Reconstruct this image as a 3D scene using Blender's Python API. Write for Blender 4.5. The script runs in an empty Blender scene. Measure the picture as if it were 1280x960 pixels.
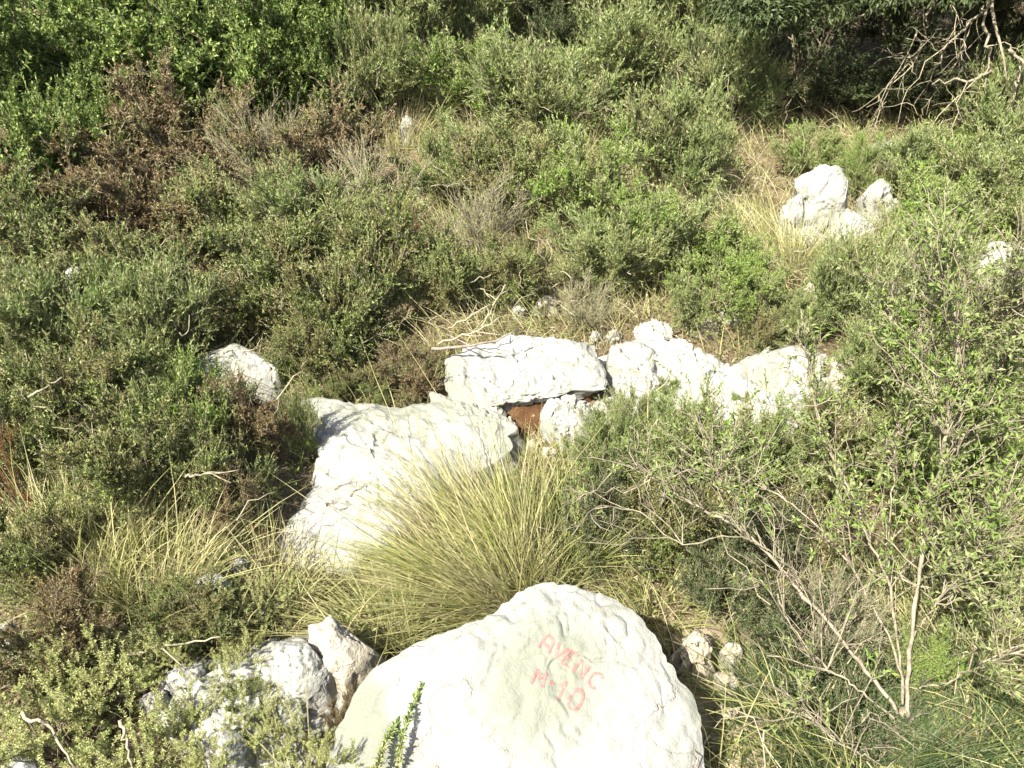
import bpy, math, random
import numpy as np
from mathutils import Vector
from mathutils.bvhtree import BVHTree

SC = bpy.context.scene
COL = SC.collection

# ------------------------------------------------------------------ camera, world, sun, exposure
CAM_H, PITCH, FOC = 1.65, math.radians(34.0), 995.0
cd = bpy.data.cameras.new('camera')
cd.sensor_width = 36.0
cd.lens = FOC * 36.0 / 1280.0
cd.clip_start, cd.clip_end = 0.05, 2000.0
cam = bpy.data.objects.new('camera', cd)
cam.location = (0, 0, CAM_H)
cam.rotation_euler = (math.pi / 2 - PITCH, 0, 0)
COL.objects.link(cam)
SC.camera = cam

SUN_EL, SUN_AZ = math.radians(50), math.radians(221)      # azimuth clockwise from +Y: behind the viewer, a little to one side
w = bpy.data.worlds.new('World'); SC.world = w
w.use_nodes = True
nt = w.node_tree
sky = nt.nodes.new('ShaderNodeTexSky')
sky.sky_type = 'NISHITA'; sky.sun_disc = False
sky.sun_elevation = SUN_EL; sky.sun_rotation = SUN_AZ
sky.dust_density = 3.5; sky.ozone_density = 0.4
bg = nt.nodes['Background']
nt.links.new(sky.outputs[0], bg.inputs[0])
bg.inputs[1].default_value = 0.08
sl = bpy.data.lights.new('sun', 'SUN')
sl.energy = 5.0; sl.angle = math.radians(0.53); sl.color = (1.0, 0.955, 0.835)
sun = bpy.data.objects.new('sun', sl); COL.objects.link(sun)
sd = Vector((math.sin(SUN_AZ) * math.cos(SUN_EL), math.cos(SUN_AZ) * math.cos(SUN_EL), math.sin(SUN_EL)))
sun.rotation_euler = sd.to_track_quat('Z', 'Y').to_euler()
SC.view_settings.view_transform = 'Standard'
SC.view_settings.look = 'None'
SC.view_settings.exposure = 2.0
SC.view_settings.gamma = 1.0
SC.render.filter_size = 2.3
SC.cycles.max_bounces = 6
SC.cycles.diffuse_bounces = 3
SC.cycles.glossy_bounces = 2
SC.cycles.transmission_bounces = 4
SC.cycles.transparent_max_bounces = 8

# ------------------------------------------------------------------ numeric helpers
def _hash(ix, iy, iz, seed):
    h = (ix.astype(np.int64) * 374761393 + iy.astype(np.int64) * 668265263 + iz.astype(np.int64) * 2147483647 + seed * 974711) & 0xFFFFFFFF
    h = ((h ^ (h >> 13)) * 1274126177) & 0xFFFFFFFF
    h = ((h ^ (h >> 16)) * 2246822519) & 0xFFFFFFFF
    return ((h ^ (h >> 15)) & 0xFFFFFF) / float(0xFFFFFF)

def vnoise(P, seed=0):
    P = np.asarray(P, float)
    I = np.floor(P).astype(np.int64); F = P - I
    F = F * F * (3 - 2 * F)
    out = 0
    for dx in (0, 1):
        for dy in (0, 1):
            for dz in (0, 1):
                wgt = (F[:, 0] if dx else 1 - F[:, 0]) * (F[:, 1] if dy else 1 - F[:, 1]) * (F[:, 2] if dz else 1 - F[:, 2])
                out = out + wgt * _hash(I[:, 0] + dx, I[:, 1] + dy, I[:, 2] + dz, seed)
    return out * 2 - 1

def fbm(P, octs=4, seed=0, gain=0.5):
    a, s, o = 1.0, 1.0, 0
    for k in range(octs):
        o = o + a * vnoise(P * s, seed + k * 17); a *= gain; s *= 2.03
    return o

def unit(v):
    return v / np.maximum(np.linalg.norm(v, axis=-1, keepdims=True), 1e-9)

def ground_z(x, y):
    x = np.atleast_1d(np.asarray(x, float)); y = np.atleast_1d(np.asarray(y, float))
    q = y - 2.8
    sp = np.where(q > 4, q, np.log1p(np.exp(np.clip(q, -20, 4) * 2.0)) / 2.0)
    rise = 0.16 * np.where(sp < 12, sp, 12 + (sp - 12) * 0.4)
    fade = 1.0 / (1.0 + (np.hypot(x, y) / 60.0) ** 2)
    n = 0.045 * np.sin(x * 1.9 + 0.6) * np.cos(y * 1.6 + 1.0) + 0.03 * np.sin(x * 4.1 + y * 3.3)
    fine = vnoise(np.stack([x * 7, y * 7, x * 0], 1), 5) * 0.016 + vnoise(np.stack([x * 19, y * 19, x * 0], 1), 6) * 0.007
    return rise + (n + fine) * fade

CP, SP = math.cos(PITCH), math.sin(PITCH)
CAM = np.array([0, 0, CAM_H])
def ray(px, py):
    a, b = (px - 640) / FOC, -(py - 480) / FOC
    d = np.array([a, CP + b * SP, -SP + b * CP])
    return d / np.linalg.norm(d)

def at(px, py, s):                       # the point at slant distance s on the line of sight
    return CAM + ray(px, py) * s

def hit(px, py, dz=0.0):                 # where the line of sight meets the ground (raised by dz)
    d = ray(px, py)
    lo, hi = 0.3, 0.3
    f = lambda t: (CAM + d * t)[2] - float(ground_z(d[0] * t, d[1] * t)[0]) - dz
    while f(hi) > 0 and hi < 40: hi += 0.1
    lo = hi - 0.1
    for _ in range(18):
        m = (lo + hi) / 2
        if f(m) > 0: lo = m
        else: hi = m
    return CAM + d * hi

def proj(P):
    Q = P - CAM
    z = Q[:, 1] * CP - Q[:, 2] * SP
    return 640 + FOC * Q[:, 0] / z, 480 - FOC * (Q[:, 1] * SP + Q[:, 2] * CP) / z

# ------------------------------------------------------------------ mesh helpers
class Geo:
    def __init__(s): s.v, s.f, s.n = [], [], 0
    def add(s, V, F):
        s.v.append(np.asarray(V, np.float32)); s.f.append(np.asarray(F, np.int32) + s.n); s.n += len(V)
    def mesh(s, name, mat, smooth=False):
        me = bpy.data.meshes.new(name)
        if not s.v: return me
        V = np.concatenate(s.v)
        tot = np.concatenate([np.full(len(f), f.shape[1], np.int32) for f in s.f])
        idx = np.concatenate([f.ravel() for f in s.f])
        me.vertices.add(len(V)); me.vertices.foreach_set('co', V.ravel())
        me.loops.add(len(idx)); me.loops.foreach_set('vertex_index', idx)
        me.polygons.add(len(tot))
        st = np.zeros(len(tot), np.int32); st[1:] = np.cumsum(tot)[:-1]
        me.polygons.foreach_set('loop_start', st)
        me.polygons.foreach_set('use_smooth', np.full(len(tot), smooth))
        me.update(calc_edges=True)
        me.materials.append(mat)
        return me

def link(name, me, parent=None, kind=None):
    o = bpy.data.objects.new(name, me); COL.objects.link(o)
    if parent is not None: o.parent = parent
    if kind: o['kind'] = kind
    return o

def tag(o, label, cat, group=None):
    o['label'] = label; o['category'] = cat
    if group: o['group'] = group
    return o

def empty(name, loc, label, cat, group=None, rz=0, sc=(1, 1, 1)):
    o = bpy.data.objects.new(name, None); COL.objects.link(o)
    o.empty_display_size = 0.05
    o.location = loc; o.rotation_euler = (0, 0, rz); o.scale = sc
    return tag(o, label, cat, group)

def add_leaves(g, P, D, L, W, rng, up=0.9, lift=0.12):
    n = len(P)
    D = unit(D)
    ref = unit(np.array([0, 0, 1.0]) * up + rng.normal(0, 0.6, (n, 3)))
    S = unit(np.cross(D, ref)); N = np.cross(S, D)
    L = L[:, None]; Wd = W[:, None]
    a = P; m = P + D * L * 0.45
    V = np.stack([a, m + S * Wd * .5 + N * L * lift, P + D * L, m - S * Wd * .5 + N * L * lift], 1).reshape(-1, 3)
    F = np.arange(n * 4).reshape(n, 4)
    g.add(V, F)

def add_blades(g, P, D, L, W, bend, rng, k=4):
    n = len(P); D = unit(D)
    S = unit(np.cross(D, rng.normal(0, 1, (n, 3))))
    rows = []
    for i in range(k):
        t = i / k
        c = P + D * (L * t)[:, None] + bend * (L * t * t)[:, None]
        wd = (W * (1 - 0.75 * t ** 1.5) * 0.5)[:, None]
        rows += [c + S * wd, c - S * wd]
    rows.append(P + D * L[:, None] + bend * L[:, None])
    V = np.stack(rows, 1).reshape(-1, 3)
    b = np.arange(n)[:, None] * (2 * k + 1)
    for i in range(k - 1):
        g.add(V if i == 0 else np.zeros((0, 3)), (b + np.array([2 * i, 2 * i + 1, 2 * i + 3, 2 * i + 2])) - (0 if i == 0 else len(V)) )
    g.add(np.zeros((0, 3)), (b + np.array([2 * k - 2, 2 * k - 1, 2 * k])) - len(V))

def add_tubes(g, C, R, m=5):
    """C (n,k,3) centre lines, R (n,k) radii"""
    n, k, _ = C.shape
    T = np.gradient(C, axis=1); T = unit(T)
    ref = np.where(np.abs(T[..., 2:3]) > 0.9, np.array([1.0, 0, 0]), np.array([0, 0, 1.0]))
    A = unit(np.cross(T, ref)); B = np.cross(T, A)
    ang = np.arange(m) * 2 * math.pi / m
    V = C[:, :, None, :] + R[:, :, None, None] * (A[:, :, None, :] * np.cos(ang)[:, None] + B[:, :, None, :] * np.sin(ang)[:, None])
    V = V.reshape(-1, 3)
    i = np.arange(n)[:, None, None] * k * m; j = np.arange(k - 1)[None, :, None] * m; q = np.arange(m)[None, None, :]
    q2 = (q + 1) % m
    F = np.stack([i + j + q, i + j + q2, i + j + m + q2, i + j + m + q], -1).reshape(-1, 4)
    g.add(V, F)
    cap = (np.arange(n)[:, None] * k * m + (k - 1) * m + np.arange(m)[None, :]) - len(V)
    g.add(np.zeros((0, 3)), cap)

def curve_pts(A, B, k, rng, sag, wob):
    """n curved lines from A to B with k points; sag (n,3) offset of the middle"""
    t = np.linspace(0, 1, k)[None, :, None]
    C = A[:, None, :] * (1 - t) + B[:, None, :] * t + sag[:, None, :] * (4 * t * (1 - t))
    L = np.linalg.norm(B - A, axis=1)[:, None, None]
    return C + rng.normal(0, 1, C.shape) * wob * L * np.minimum(t * 3, 1)

def smooth_line(pts, k):
    pts = np.asarray(pts, float)
    d = np.r_[0, np.cumsum(np.linalg.norm(np.diff(pts, axis=0), axis=1))]
    t = np.linspace(0, d[-1], k)
    out = np.stack([np.interp(t, d, pts[:, i]) for i in range(3)], 1)
    for _ in range(2):
        out[1:-1] = (out[:-2] + 2 * out[1:-1] + out[2:]) / 4
    return out

# ------------------------------------------------------------------ materials
def new_mat(name):
    m = bpy.data.materials.new(name); m.use_nodes = True
    t = m.node_tree
    return m, t, t.nodes['Principled BSDF']

def node(t, typ, **kw):
    n = t.nodes.new(typ)
    for k, v in kw.items(): setattr(n, k, v)
    return n

def ramp(t, stops, fac=None, mode='LINEAR'):
    r = node(t, 'ShaderNodeValToRGB'); e = r.color_ramp; e.interpolation = mode
    while len(e.elements) < len(stops): e.elements.new(0.5)
    for el, (p, c) in zip(e.elements, stops):
        el.position = p; el.color = (*c, 1)
    if fac is not None: t.links.new(fac, r.inputs[0])
    return r

def noise(t, scale, detail=4, rough=0.6, vec=None):
    n = node(t, 'ShaderNodeTexNoise'); n.inputs['Scale'].default_value = scale
    n.inputs['Detail'].default_value = detail; n.inputs['Roughness'].default_value = rough
    if vec is not None: t.links.new(vec, n.inputs['Vector'])
    return n

def mixrgb(t, fac, a, b, mode='MIX'):
    m = node(t, 'ShaderNodeMix', data_type='RGBA', blend_type=mode)
    if isinstance(fac, float): m.inputs[0].default_value = fac
    else: t.links.new(fac, m.inputs[0])
    for sock, v in ((m.inputs[6], a), (m.inputs[7], b)):
        if isinstance(v, tuple): sock.default_value = (*v, 1)
        else: t.links.new(v, sock)
    return m.outputs[2]

def leaf_mat(name, cols, alt=None, patch=3.0, trans=0.3, rough=0.55, spread=(0.42, 0.6)):
    """each leaf takes its own tone; patches of a second set of tones (dry or young growth)"""
    m, t, p = new_mat(name)
    g = node(t, 'ShaderNodeNewGeometry')
    n = len(cols)
    c = ramp(t, [(i / max(n - 1, 1), x) for i, x in enumerate(cols)], g.outputs['Random Per Island']).outputs[0]
    if alt:
        c2 = ramp(t, [(i / max(len(alt) - 1, 1), x) for i, x in enumerate(alt)], g.outputs['Random Per Island']).outputs[0]
        nz = noise(t, patch, 3, 0.6, g.outputs['Position'])
        mk = ramp(t, [(spread[0], (0, 0, 0)), (spread[1], (1, 1, 1))], nz.outputs[0]).outputs[0]
        c = mixrgb(t, mk, c, c2)
    t.links.new(c, p.inputs['Base Color'])
    p.inputs['Roughness'].default_value = rough
    p.inputs['Specular IOR Level'].default_value = 0.35
    tr = node(t, 'ShaderNodeBsdfTranslucent'); t.links.new(c, tr.inputs[0])
    mx = node(t, 'ShaderNodeMixShader'); mx.inputs[0].default_value = trans
    t.links.new(p.outputs[0], mx.inputs[1]); t.links.new(tr.outputs[0], mx.inputs[2])
    t.links.new(mx.outputs[0], t.nodes['Material Output'].inputs[0])
    return m

def bark_mat(name, a, b, scale=60):
    m, t, p = new_mat(name)
    g = node(t, 'ShaderNodeNewGeometry')
    nz = noise(t, scale, 4, 0.65, g.outputs['Position'])
    c = ramp(t, [(0.35, a), (0.65, b)], nz.outputs[0]).outputs[0]
    rnd = ramp(t, [(0, (0.65, 0.63, 0.6)), (1, (1.0, 1.0, 1.0))], g.outputs['Random Per Island']).outputs[0]
    t.links.new(mixrgb(t, 1.0, c, rnd, 'MULTIPLY'), p.inputs['Base Color'])
    p.inputs['Roughness'].default_value = 0.85
    bp = node(t, 'ShaderNodeBump'); bp.inputs['Strength'].default_value = 0.5; bp.inputs['Distance'].default_value = 0.003
    t.links.new(nz.outputs[0], bp.inputs['Height']); t.links.new(bp.outputs[0], p.inputs['Normal'])
    return m

def rock_mat(name, base, dark, stain, stain_amt=0.35, pit=90, patch=None):
    m, t, p = new_mat(name)
    g = node(t, 'ShaderNodeNewGeometry'); pos = g.outputs['Position']
    n1 = noise(t, 7, 6, 0.65, pos); n2 = noise(t, 45, 5, 0.7, pos); n3 = noise(t, 3.0, 5, 0.6, pos); n4 = noise(t, 190, 3, 0.6, pos)
    c = mixrgb(t, ramp(t, [(0.48, (0, 0, 0)), (0.78, (1, 1, 1))], n1.outputs[0]).outputs[0], base, dark)
    c = mixrgb(t, ramp(t, [(0.60, (0, 0, 0)), (0.72, (.4, .4, .4))], n2.outputs[0]).outputs[0], c, tuple(x * 0.62 for x in dark))
    c = mixrgb(t, ramp(t, [(0.52, (0, 0, 0)), (0.62, (stain_amt,) * 3)], n3.outputs[0]).outputs[0], c, stain)
    if patch is not None:      # a lichen-grey patch with a ragged outline
        vd = node(t, 'ShaderNodeVectorMath', operation='DISTANCE'); t.links.new(pos, vd.inputs[0]); vd.inputs[1].default_value = patch
        ad = node(t, 'ShaderNodeMath', operation='MULTIPLY_ADD'); t.links.new(n1.outputs[0], ad.inputs[0]); ad.inputs[1].default_value = 0.22; t.links.new(vd.outputs['Value'], ad.inputs[2])
        c = mixrgb(t, ramp(t, [(0.20, (.8, .8, .8)), (0.29, (0, 0, 0))], ad.outputs[0]).outputs[0], c, (0.118, 0.126, 0.098))
    # small dark pits
    vo = node(t, 'ShaderNodeTexVoronoi'); vo.inputs['Scale'].default_value = pit; t.links.new(pos, vo.inputs['Vector'])
    pm = ramp(t, [(0.0, (1, 1, 1)), (0.16, (0, 0, 0))], vo.outputs['Distance']).outputs[0]
    gate = ramp(t, [(0.52, (0, 0, 0)), (0.6, (.75, .75, .75))], n1.outputs[0]).outputs[0]
    c = mixrgb(t, mixrgb(t, 1.0, pm, gate, 'MULTIPLY'), c, (0.16, 0.15, 0.13))
    # hairline cracks
    wv = mixrgb(t, 0.12, pos, n1.outputs[1])
    v2 = node(t, 'ShaderNodeTexVoronoi', feature='DISTANCE_TO_EDGE'); v2.inputs['Scale'].default_value = 5.5; t.links.new(wv, v2.inputs['Vector'])
    ck = ramp(t, [(0.0, (1, 1, 1)), (0.014, (0, 0, 0))], v2.outputs['Distance']).outputs[0]
    n5 = noise(t, 4.3, 2, 0.5, pos)
    ckg = ramp(t, [(0.50, (0, 0, 0)), (0.6, (.8, .8, .8))], n5.outputs[0]).outputs[0]
    ckm = mixrgb(t, 1.0, ck, ckg, 'MULTIPLY')
    c = mixrgb(t, ckm, c, (0.2, 0.18, 0.15))
    t.links.new(c, p.inputs['Base Color'])
    p.inputs['Roughness'].default_value = 0.9; p.inputs['Specular IOR Level'].default_value = 0.2
    hsum = node(t, 'ShaderNodeMath', operation='MULTIPLY_ADD'); t.links.new(n4.outputs[0], hsum.inputs[0]); hsum.inputs[1].default_value = 0.35; t.links.new(n2.outputs[0], hsum.inputs[2])
    h2 = node(t, 'ShaderNodeMath', operation='SUBTRACT'); t.links.new(hsum.outputs[0], h2.inputs[0]); t.links.new(ckm, h2.inputs[1])
    bp = node(t, 'ShaderNodeBump'); bp.inputs['Strength'].default_value = 0.6; bp.inputs['Distance'].default_value = 0.009
    t.links.new(h2.outputs[0], bp.inputs['Height']); t.links.new(bp.outputs[0], p.inputs['Normal'])
    return m

M = {}
M['rock'] = rock_mat('white_limestone', (0.225, 0.222, 0.200), (0.172, 0.170, 0.153), (0.130, 0.136, 0.105), 0.7)
M['boulder'] = rock_mat('boulder_limestone', (0.192, 0.191, 0.174), (0.140, 0.142, 0.128), (0.112, 0.118, 0.092), 0.8, 90, tuple(hit(672, 850, .25)))
M['cream'] = rock_mat('cream_limestone', (0.27, 0.245, 0.195), (0.22, 0.195, 0.15), (0.19, 0.155, 0.105), 0.5)
M['greyrock'] = rock_mat('grey_limestone', (0.20, 0.204, 0.193), (0.145, 0.15, 0.14), (0.12, 0.132, 0.10), 0.6)
M['lentisk'] = leaf_mat('lentisk_leaf', [(0.041, 0.081, 0.016), (0.090, 0.142, 0.028), (0.149, 0.199, 0.046), (0.225, 0.271, 0.080)], None, trans=0.32)
M['heath'] = leaf_mat('heath_leaf', [(0.037, 0.064, 0.012), (0.090, 0.129, 0.027), (0.156, 0.189, 0.048), (0.262, 0.276, 0.109)],
                      [(0.082, 0.069, 0.024), (0.139, 0.120, 0.043), (0.205, 0.184, 0.076), (0.107, 0.138, 0.038)], 8.0, spread=(.47, .60))
M['brown'] = leaf_mat('withered_leaf', [(0.069, 0.044, 0.019), (0.129, 0.086, 0.038), (0.181, 0.133, 0.059), (0.224, 0.184, 0.095)],
                      [(0.069, 0.101, 0.025), (0.112, 0.143, 0.038), (0.163, 0.175, 0.062), (0.138, 0.115, 0.048)], 7.0, spread=(.50, .62))
M['olive'] = leaf_mat('olive_leaf', [(0.077, 0.106, 0.026), (0.155, 0.187, 0.055), (0.224, 0.245, 0.090), (0.310, 0.307, 0.160)],
                      [(0.077, 0.130, 0.030), (0.129, 0.187, 0.050), (0.181, 0.230, 0.075), (0.241, 0.259, 0.120)], 4.0, trans=0.38)
M['dark'] = leaf_mat('dark_leaf', [(0.022, 0.036, 0.012), (0.04, 0.06, 0.018), (0.06, 0.08, 0.026), (0.08, 0.10, 0.04)], None)  # dark foliage; also stands in for shade in the hollow and under the tall shrub
M['bright'] = leaf_mat('bright_leaf', [(0.076, 0.133, 0.021), (0.126, 0.199, 0.032), (0.176, 0.257, 0.047), (0.244, 0.304, 0.084)],
                       [(0.126, 0.162, 0.042), (0.176, 0.209, 0.068), (0.227, 0.247, 0.105), (0.269, 0.275, 0.147)], 5.0, trans=0.38)
M['sprig'] = leaf_mat('sprig_leaf', [(0.15, 0.17, 0.055), (0.23, 0.25, 0.085), (0.31, 0.32, 0.125), (0.39, 0.375, 0.18)],
                      [(0.15, 0.19, 0.05), (0.22, 0.26, 0.08), (0.30, 0.32, 0.12), (0.37, 0.35, 0.17)], 7.0, trans=0.38)
M['tussock'] = leaf_mat('tussock_blade', [(0.110, 0.145, 0.028), (0.202, 0.228, 0.062), (0.313, 0.296, 0.114), (0.414, 0.373, 0.190)],
                        [(0.221, 0.194, 0.104), (0.313, 0.276, 0.152), (0.386, 0.349, 0.209), (0.184, 0.204, 0.067)], 9.0, trans=0.42)
M['straw'] = leaf_mat('straw_blade', [(0.22, 0.22, 0.09), (0.33, 0.30, 0.15), (0.42, 0.38, 0.21), (0.50, 0.44, 0.29)],
                      [(0.16, 0.19, 0.05), (0.23, 0.25, 0.08), (0.31, 0.30, 0.12), (0.40, 0.37, 0.19)], 3.0, trans=0.42)
M['grass'] = leaf_mat('green_blade', [(0.10, 0.14, 0.03), (0.16, 0.20, 0.05), (0.23, 0.25, 0.085), (0.32, 0.31, 0.15)],
                      [(0.24, 0.22, 0.09), (0.31, 0.27, 0.14), (0.37, 0.33, 0.19), (0.20, 0.22, 0.07)], 2.5, trans=0.42)
M['fresh'] = leaf_mat('shade_dark_grass_blade', [(0.03, 0.055, 0.02), (0.05, 0.085, 0.03), (0.08, 0.115, 0.042), (0.15, 0.16, 0.08)], None, trans=0.38)  # green grass, colour darkened to paint in the shade under the tall shrub
M['airy'] = leaf_mat('tall_shrub_leaf', [(0.064, 0.116, 0.018), (0.102, 0.165, 0.028), (0.145, 0.209, 0.040), (0.196, 0.238, 0.075)],
                     [(0.111, 0.141, 0.040), (0.145, 0.175, 0.060), (0.187, 0.204, 0.085), (0.212, 0.223, 0.110)], 5.0, trans=0.35)
M['litter'] = leaf_mat('dry_litter', [(0.07, 0.055, 0.035), (0.14, 0.11, 0.07), (0.24, 0.19, 0.13), (0.34, 0.29, 0.22)], None, trans=0.1, rough=0.8)
M['rust'] = leaf_mat('rusty_leaf', [(0.16, 0.055, 0.02), (0.22, 0.085, 0.03), (0.26, 0.13, 0.05), (0.13, 0.11, 0.04)], None)
M['bark'] = bark_mat('grey_bark', (0.10, 0.085, 0.055), (0.24, 0.21, 0.15))
M['twig'] = bark_mat('brown_twig', (0.09, 0.07, 0.045), (0.20, 0.165, 0.11))
M['dead'] = bark_mat('bleached_wood', (0.17, 0.145, 0.095), (0.30, 0.265, 0.185))
M['deadbrown'] = bark_mat('dark_dead_wood', (0.10, 0.085, 0.07), (0.22, 0.19, 0.16))

def soil(name, stops, sc=9):
    m, t, p = new_mat(name)
    g = node(t, 'ShaderNodeNewGeometry'); pos = g.outputs['Position']
    a = noise(t, sc, 6, 0.7, pos); b = noise(t, sc * 9, 5, 0.7, pos)
    c = ramp(t, stops, a.outputs[0]).outputs[0]
    k = ramp(t, [(0.3, (0.45, 0.44, 0.42)), (0.7, (1.25, 1.22, 1.15))], b.outputs[0]).outputs[0]
    t.links.new(mixrgb(t, 1.0, c, k, 'MULTIPLY'), p.inputs['Base Color'])
    p.inputs['Roughness'].default_value = 0.95; p.inputs['Specular IOR Level'].default_value = 0.1
    bp = node(t, 'ShaderNodeBump'); bp.inputs['Strength'].default_value = 0.9; bp.inputs['Distance'].default_value = 0.03
    t.links.new(b.outputs[0], bp.inputs['Height']); t.links.new(bp.outputs[0], p.inputs['Normal'])
    return m
M['soil'] = soil('stony_soil', [(0.3, (0.10, 0.08, 0.05)), (0.5, (0.17, 0.135, 0.085)), (0.62, (0.24, 0.20, 0.13)), (0.75, (0.36, 0.33, 0.26))])
M['redsoil'] = soil('red_soil', [(0.3, (0.09, 0.045, 0.022)), (0.55, (0.16, 0.085, 0.042)), (0.75, (0.23, 0.155, 0.095))], 22)

m, t, p = new_mat('faded_red_paint')
g_ = node(t, 'ShaderNodeNewGeometry')
nz = noise(t, 120, 4, 0.7, g_.outputs['Position'])
t.links.new(mixrgb(t, ramp(t, [(0.44, (0, 0, 0)), (0.70, (1, 1, 1))], nz.outputs[0]).outputs[0], (0.180, 0.068, 0.060), (0.182, 0.130, 0.115)), p.inputs['Base Color'])
p.inputs['Roughness'].default_value = 0.8
M['paint'] = m

# ------------------------------------------------------------------ ground
def make_ground():
    s = np.concatenate([-np.geomspace(300, 4.2, 40), np.linspace(-4, 4, 201), np.geomspace(4.2, 300, 40)])
    u = np.concatenate([-np.geomspace(300, 0.7, 40), np.linspace(-.5, 8.5, 220), np.geomspace(8.7, 400, 50)])
    X, Y = np.meshgrid(s, u)
    Z = ground_z(X.ravel(), Y.ravel())
    nx, ny = len(s), len(u)
    i = np.arange(ny - 1)[:, None] * nx + np.arange(nx - 1)[None, :]
    F = np.stack([i, i + 1, i + 1 + nx, i + nx], -1).reshape(-1, 4)
    g = Geo(); g.add(np.stack([X.ravel(), Y.ravel(), Z], 1), F)
    o = link('ground', g.mesh('ground', M['soil'], True), kind='structure')
make_ground()

# ------------------------------------------------------------------ rocks
FOOT = []          # footprints in plan, for keeping plants off the stone
def rock(name, outline, label, z0=0.08, tilt=(0.0, -0.15), bulge=0.05, depth=0.25, mat='rock', seed=1, nt_=110, nr=30, pw=3.0,
         amp=0.02, facets=5, cat='rock', group=None, flare=0.12, jag=0.035, fract=0.8):
    rng = np.random.default_rng(seed)
    ol = np.array(outline, float)
    c = ol.mean(0)
    P0 = hit(c[0], c[1], z0)
    n = unit(np.array([tilt[0], tilt[1], 1.0]))
    W = []
    for a in ol:
        d = ray(*a); W.append(CAM + d * (np.dot(P0 - CAM, n) / np.dot(d, n)))
    W = np.array(W)
    C = W.mean(0)
    ux = unit(np.cross(np.array([0, 1.0, 0]), n)); uy = np.cross(n, ux)
    q = np.stack([(W - C) @ ux, (W - C) @ uy], 1)
    dense = np.concatenate([q[i] + (q[(i + 1) % len(q)] - q[i]) * np.linspace(0, 1, 24, endpoint=False)[:, None] for i in range(len(q))])
    th = np.arctan2(dense[:, 1], dense[:, 0]); rr = np.hypot(dense[:, 0], dense[:, 1])
    o = np.argsort(th); th, rr = th[o], rr[o]
    ang = np.linspace(-math.pi, math.pi, nt_, endpoint=False)
    R = np.interp(ang, np.r_[th - 2 * math.pi, th, th + 2 * math.pi], np.r_[rr, rr, rr])
    R = (np.roll(R, 1) + 2 * R + np.roll(R, -1)) / 4
    size = R.mean()
    cs, sn = np.cos(ang), np.sin(ang)
    R = R * (1 + jag * fbm(np.stack([cs * 3.2, sn * 3.2, cs * 0 + seed], 1), 4, seed, 0.65))
    rho = 1 - (1 - np.linspace(0, 1, nr)) ** 1.35
    rho[0] = 0.004
    rows, rad = [], ux[None] * cs[:, None] + uy[None] * sn[:, None]
    rho_all = []
    for r in rho:
        h = bulge * (1 - r ** pw)
        rows.append(C + rad * (R * r)[:, None] + n * (h - bulge * 0.35)); rho_all.append(np.full(nt_, r))
    nw = max(6, nr // 3)
    for k in range(1, nw + 1):
        tt = k / nw
        rows.append(C + rad * (R * (1 + flare * math.sin(tt * 1.5)))[:, None] - n * (bulge * 0.35) - np.array([0, 0, 1.0]) * depth * tt)
        rho_all.append(np.full(nt_, 1 + tt))
    V = np.concatenate(rows); ra = np.concatenate(rho_all)
    radv = np.tile(rad, (len(rows), 1))
    ee = np.clip(ra, 0, 1)[:, None] ** 5
    Dn = unit(n[None] * (1 - ee) + radv * ee)
    Q = V / size
    a = amp
    disp = a * fbm(Q * 1.7 + seed * 3.1, 5, seed, 0.55)
    ridg = 1 - np.abs(fbm(Q * 2.6 + seed * 7.7, 3, seed + 50))
    disp -= a * 1.5 * np.clip(ridg - 0.90, 0, 1) * 10 * 0.5
    disp += a * 0.45 * vnoise(Q * 13, seed + 9) + a * 0.22 * vnoise(Q * 29, seed + 10)
    # fractured faces: each broken facet has its own offset and slant
    K = int(rng.integers(10, 18))
    cpt = V[rng.integers(0, len(V), K)] + rng.normal(0, .1 * size, (K, 3))
    Vw = V + fbm(Q * 4 + 3, 3, seed + 31)[:, None] * .09 * size
    near = np.argmin(((Vw[:, None, :] - cpt[None]) ** 2).sum(-1), 1)
    gr = rng.normal(0, .8, (K, 3)); of = rng.normal(0, .5, K)
    disp += a * fract * (of[near] + ((V - cpt[near]) * gr[near]).sum(1) / size)
    V = V + Dn * disp[:, None]
    L = V - C
    for k in range(facets):
        f = unit(np.array([rng.normal(), rng.normal(), abs(rng.normal()) * 0.8 + 0.15]))
        s = L @ f
        d = np.quantile(s, rng.uniform(0.90, 0.97))
        over = np.clip(s - d, 0, None) * 0.8
        L = L - f[None] * over[:, None]
    V = C + L
    g = Geo()
    T = len(rows)
    i = np.arange(T - 1)[:, None] * nt_; j = np.arange(nt_)[None, :]; j2 = (j + 1) % nt_
    F = np.stack([i + j, i + nt_ + j, i + nt_ + j2, i + j2], -1).reshape(-1, 4)
    g.add(V - P0, F)
    g.add(np.zeros((0, 3)), (np.arange(nt_)[None, ::-1]) - len(V))
    g.add(np.zeros((0, 3)), ((T - 1) * nt_ + np.arange(nt_))[None] - len(V))
    me = g.mesh(name, M[mat], True)
    ob = link(name, me); ob.location = P0
    tag(ob, label, cat, group)
    ob['_n'] = 0; del ob['_n']
    FOOT.append((C + rad * (R * 1.03)[:, None])[:, :2])
    return ob, V, F

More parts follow.
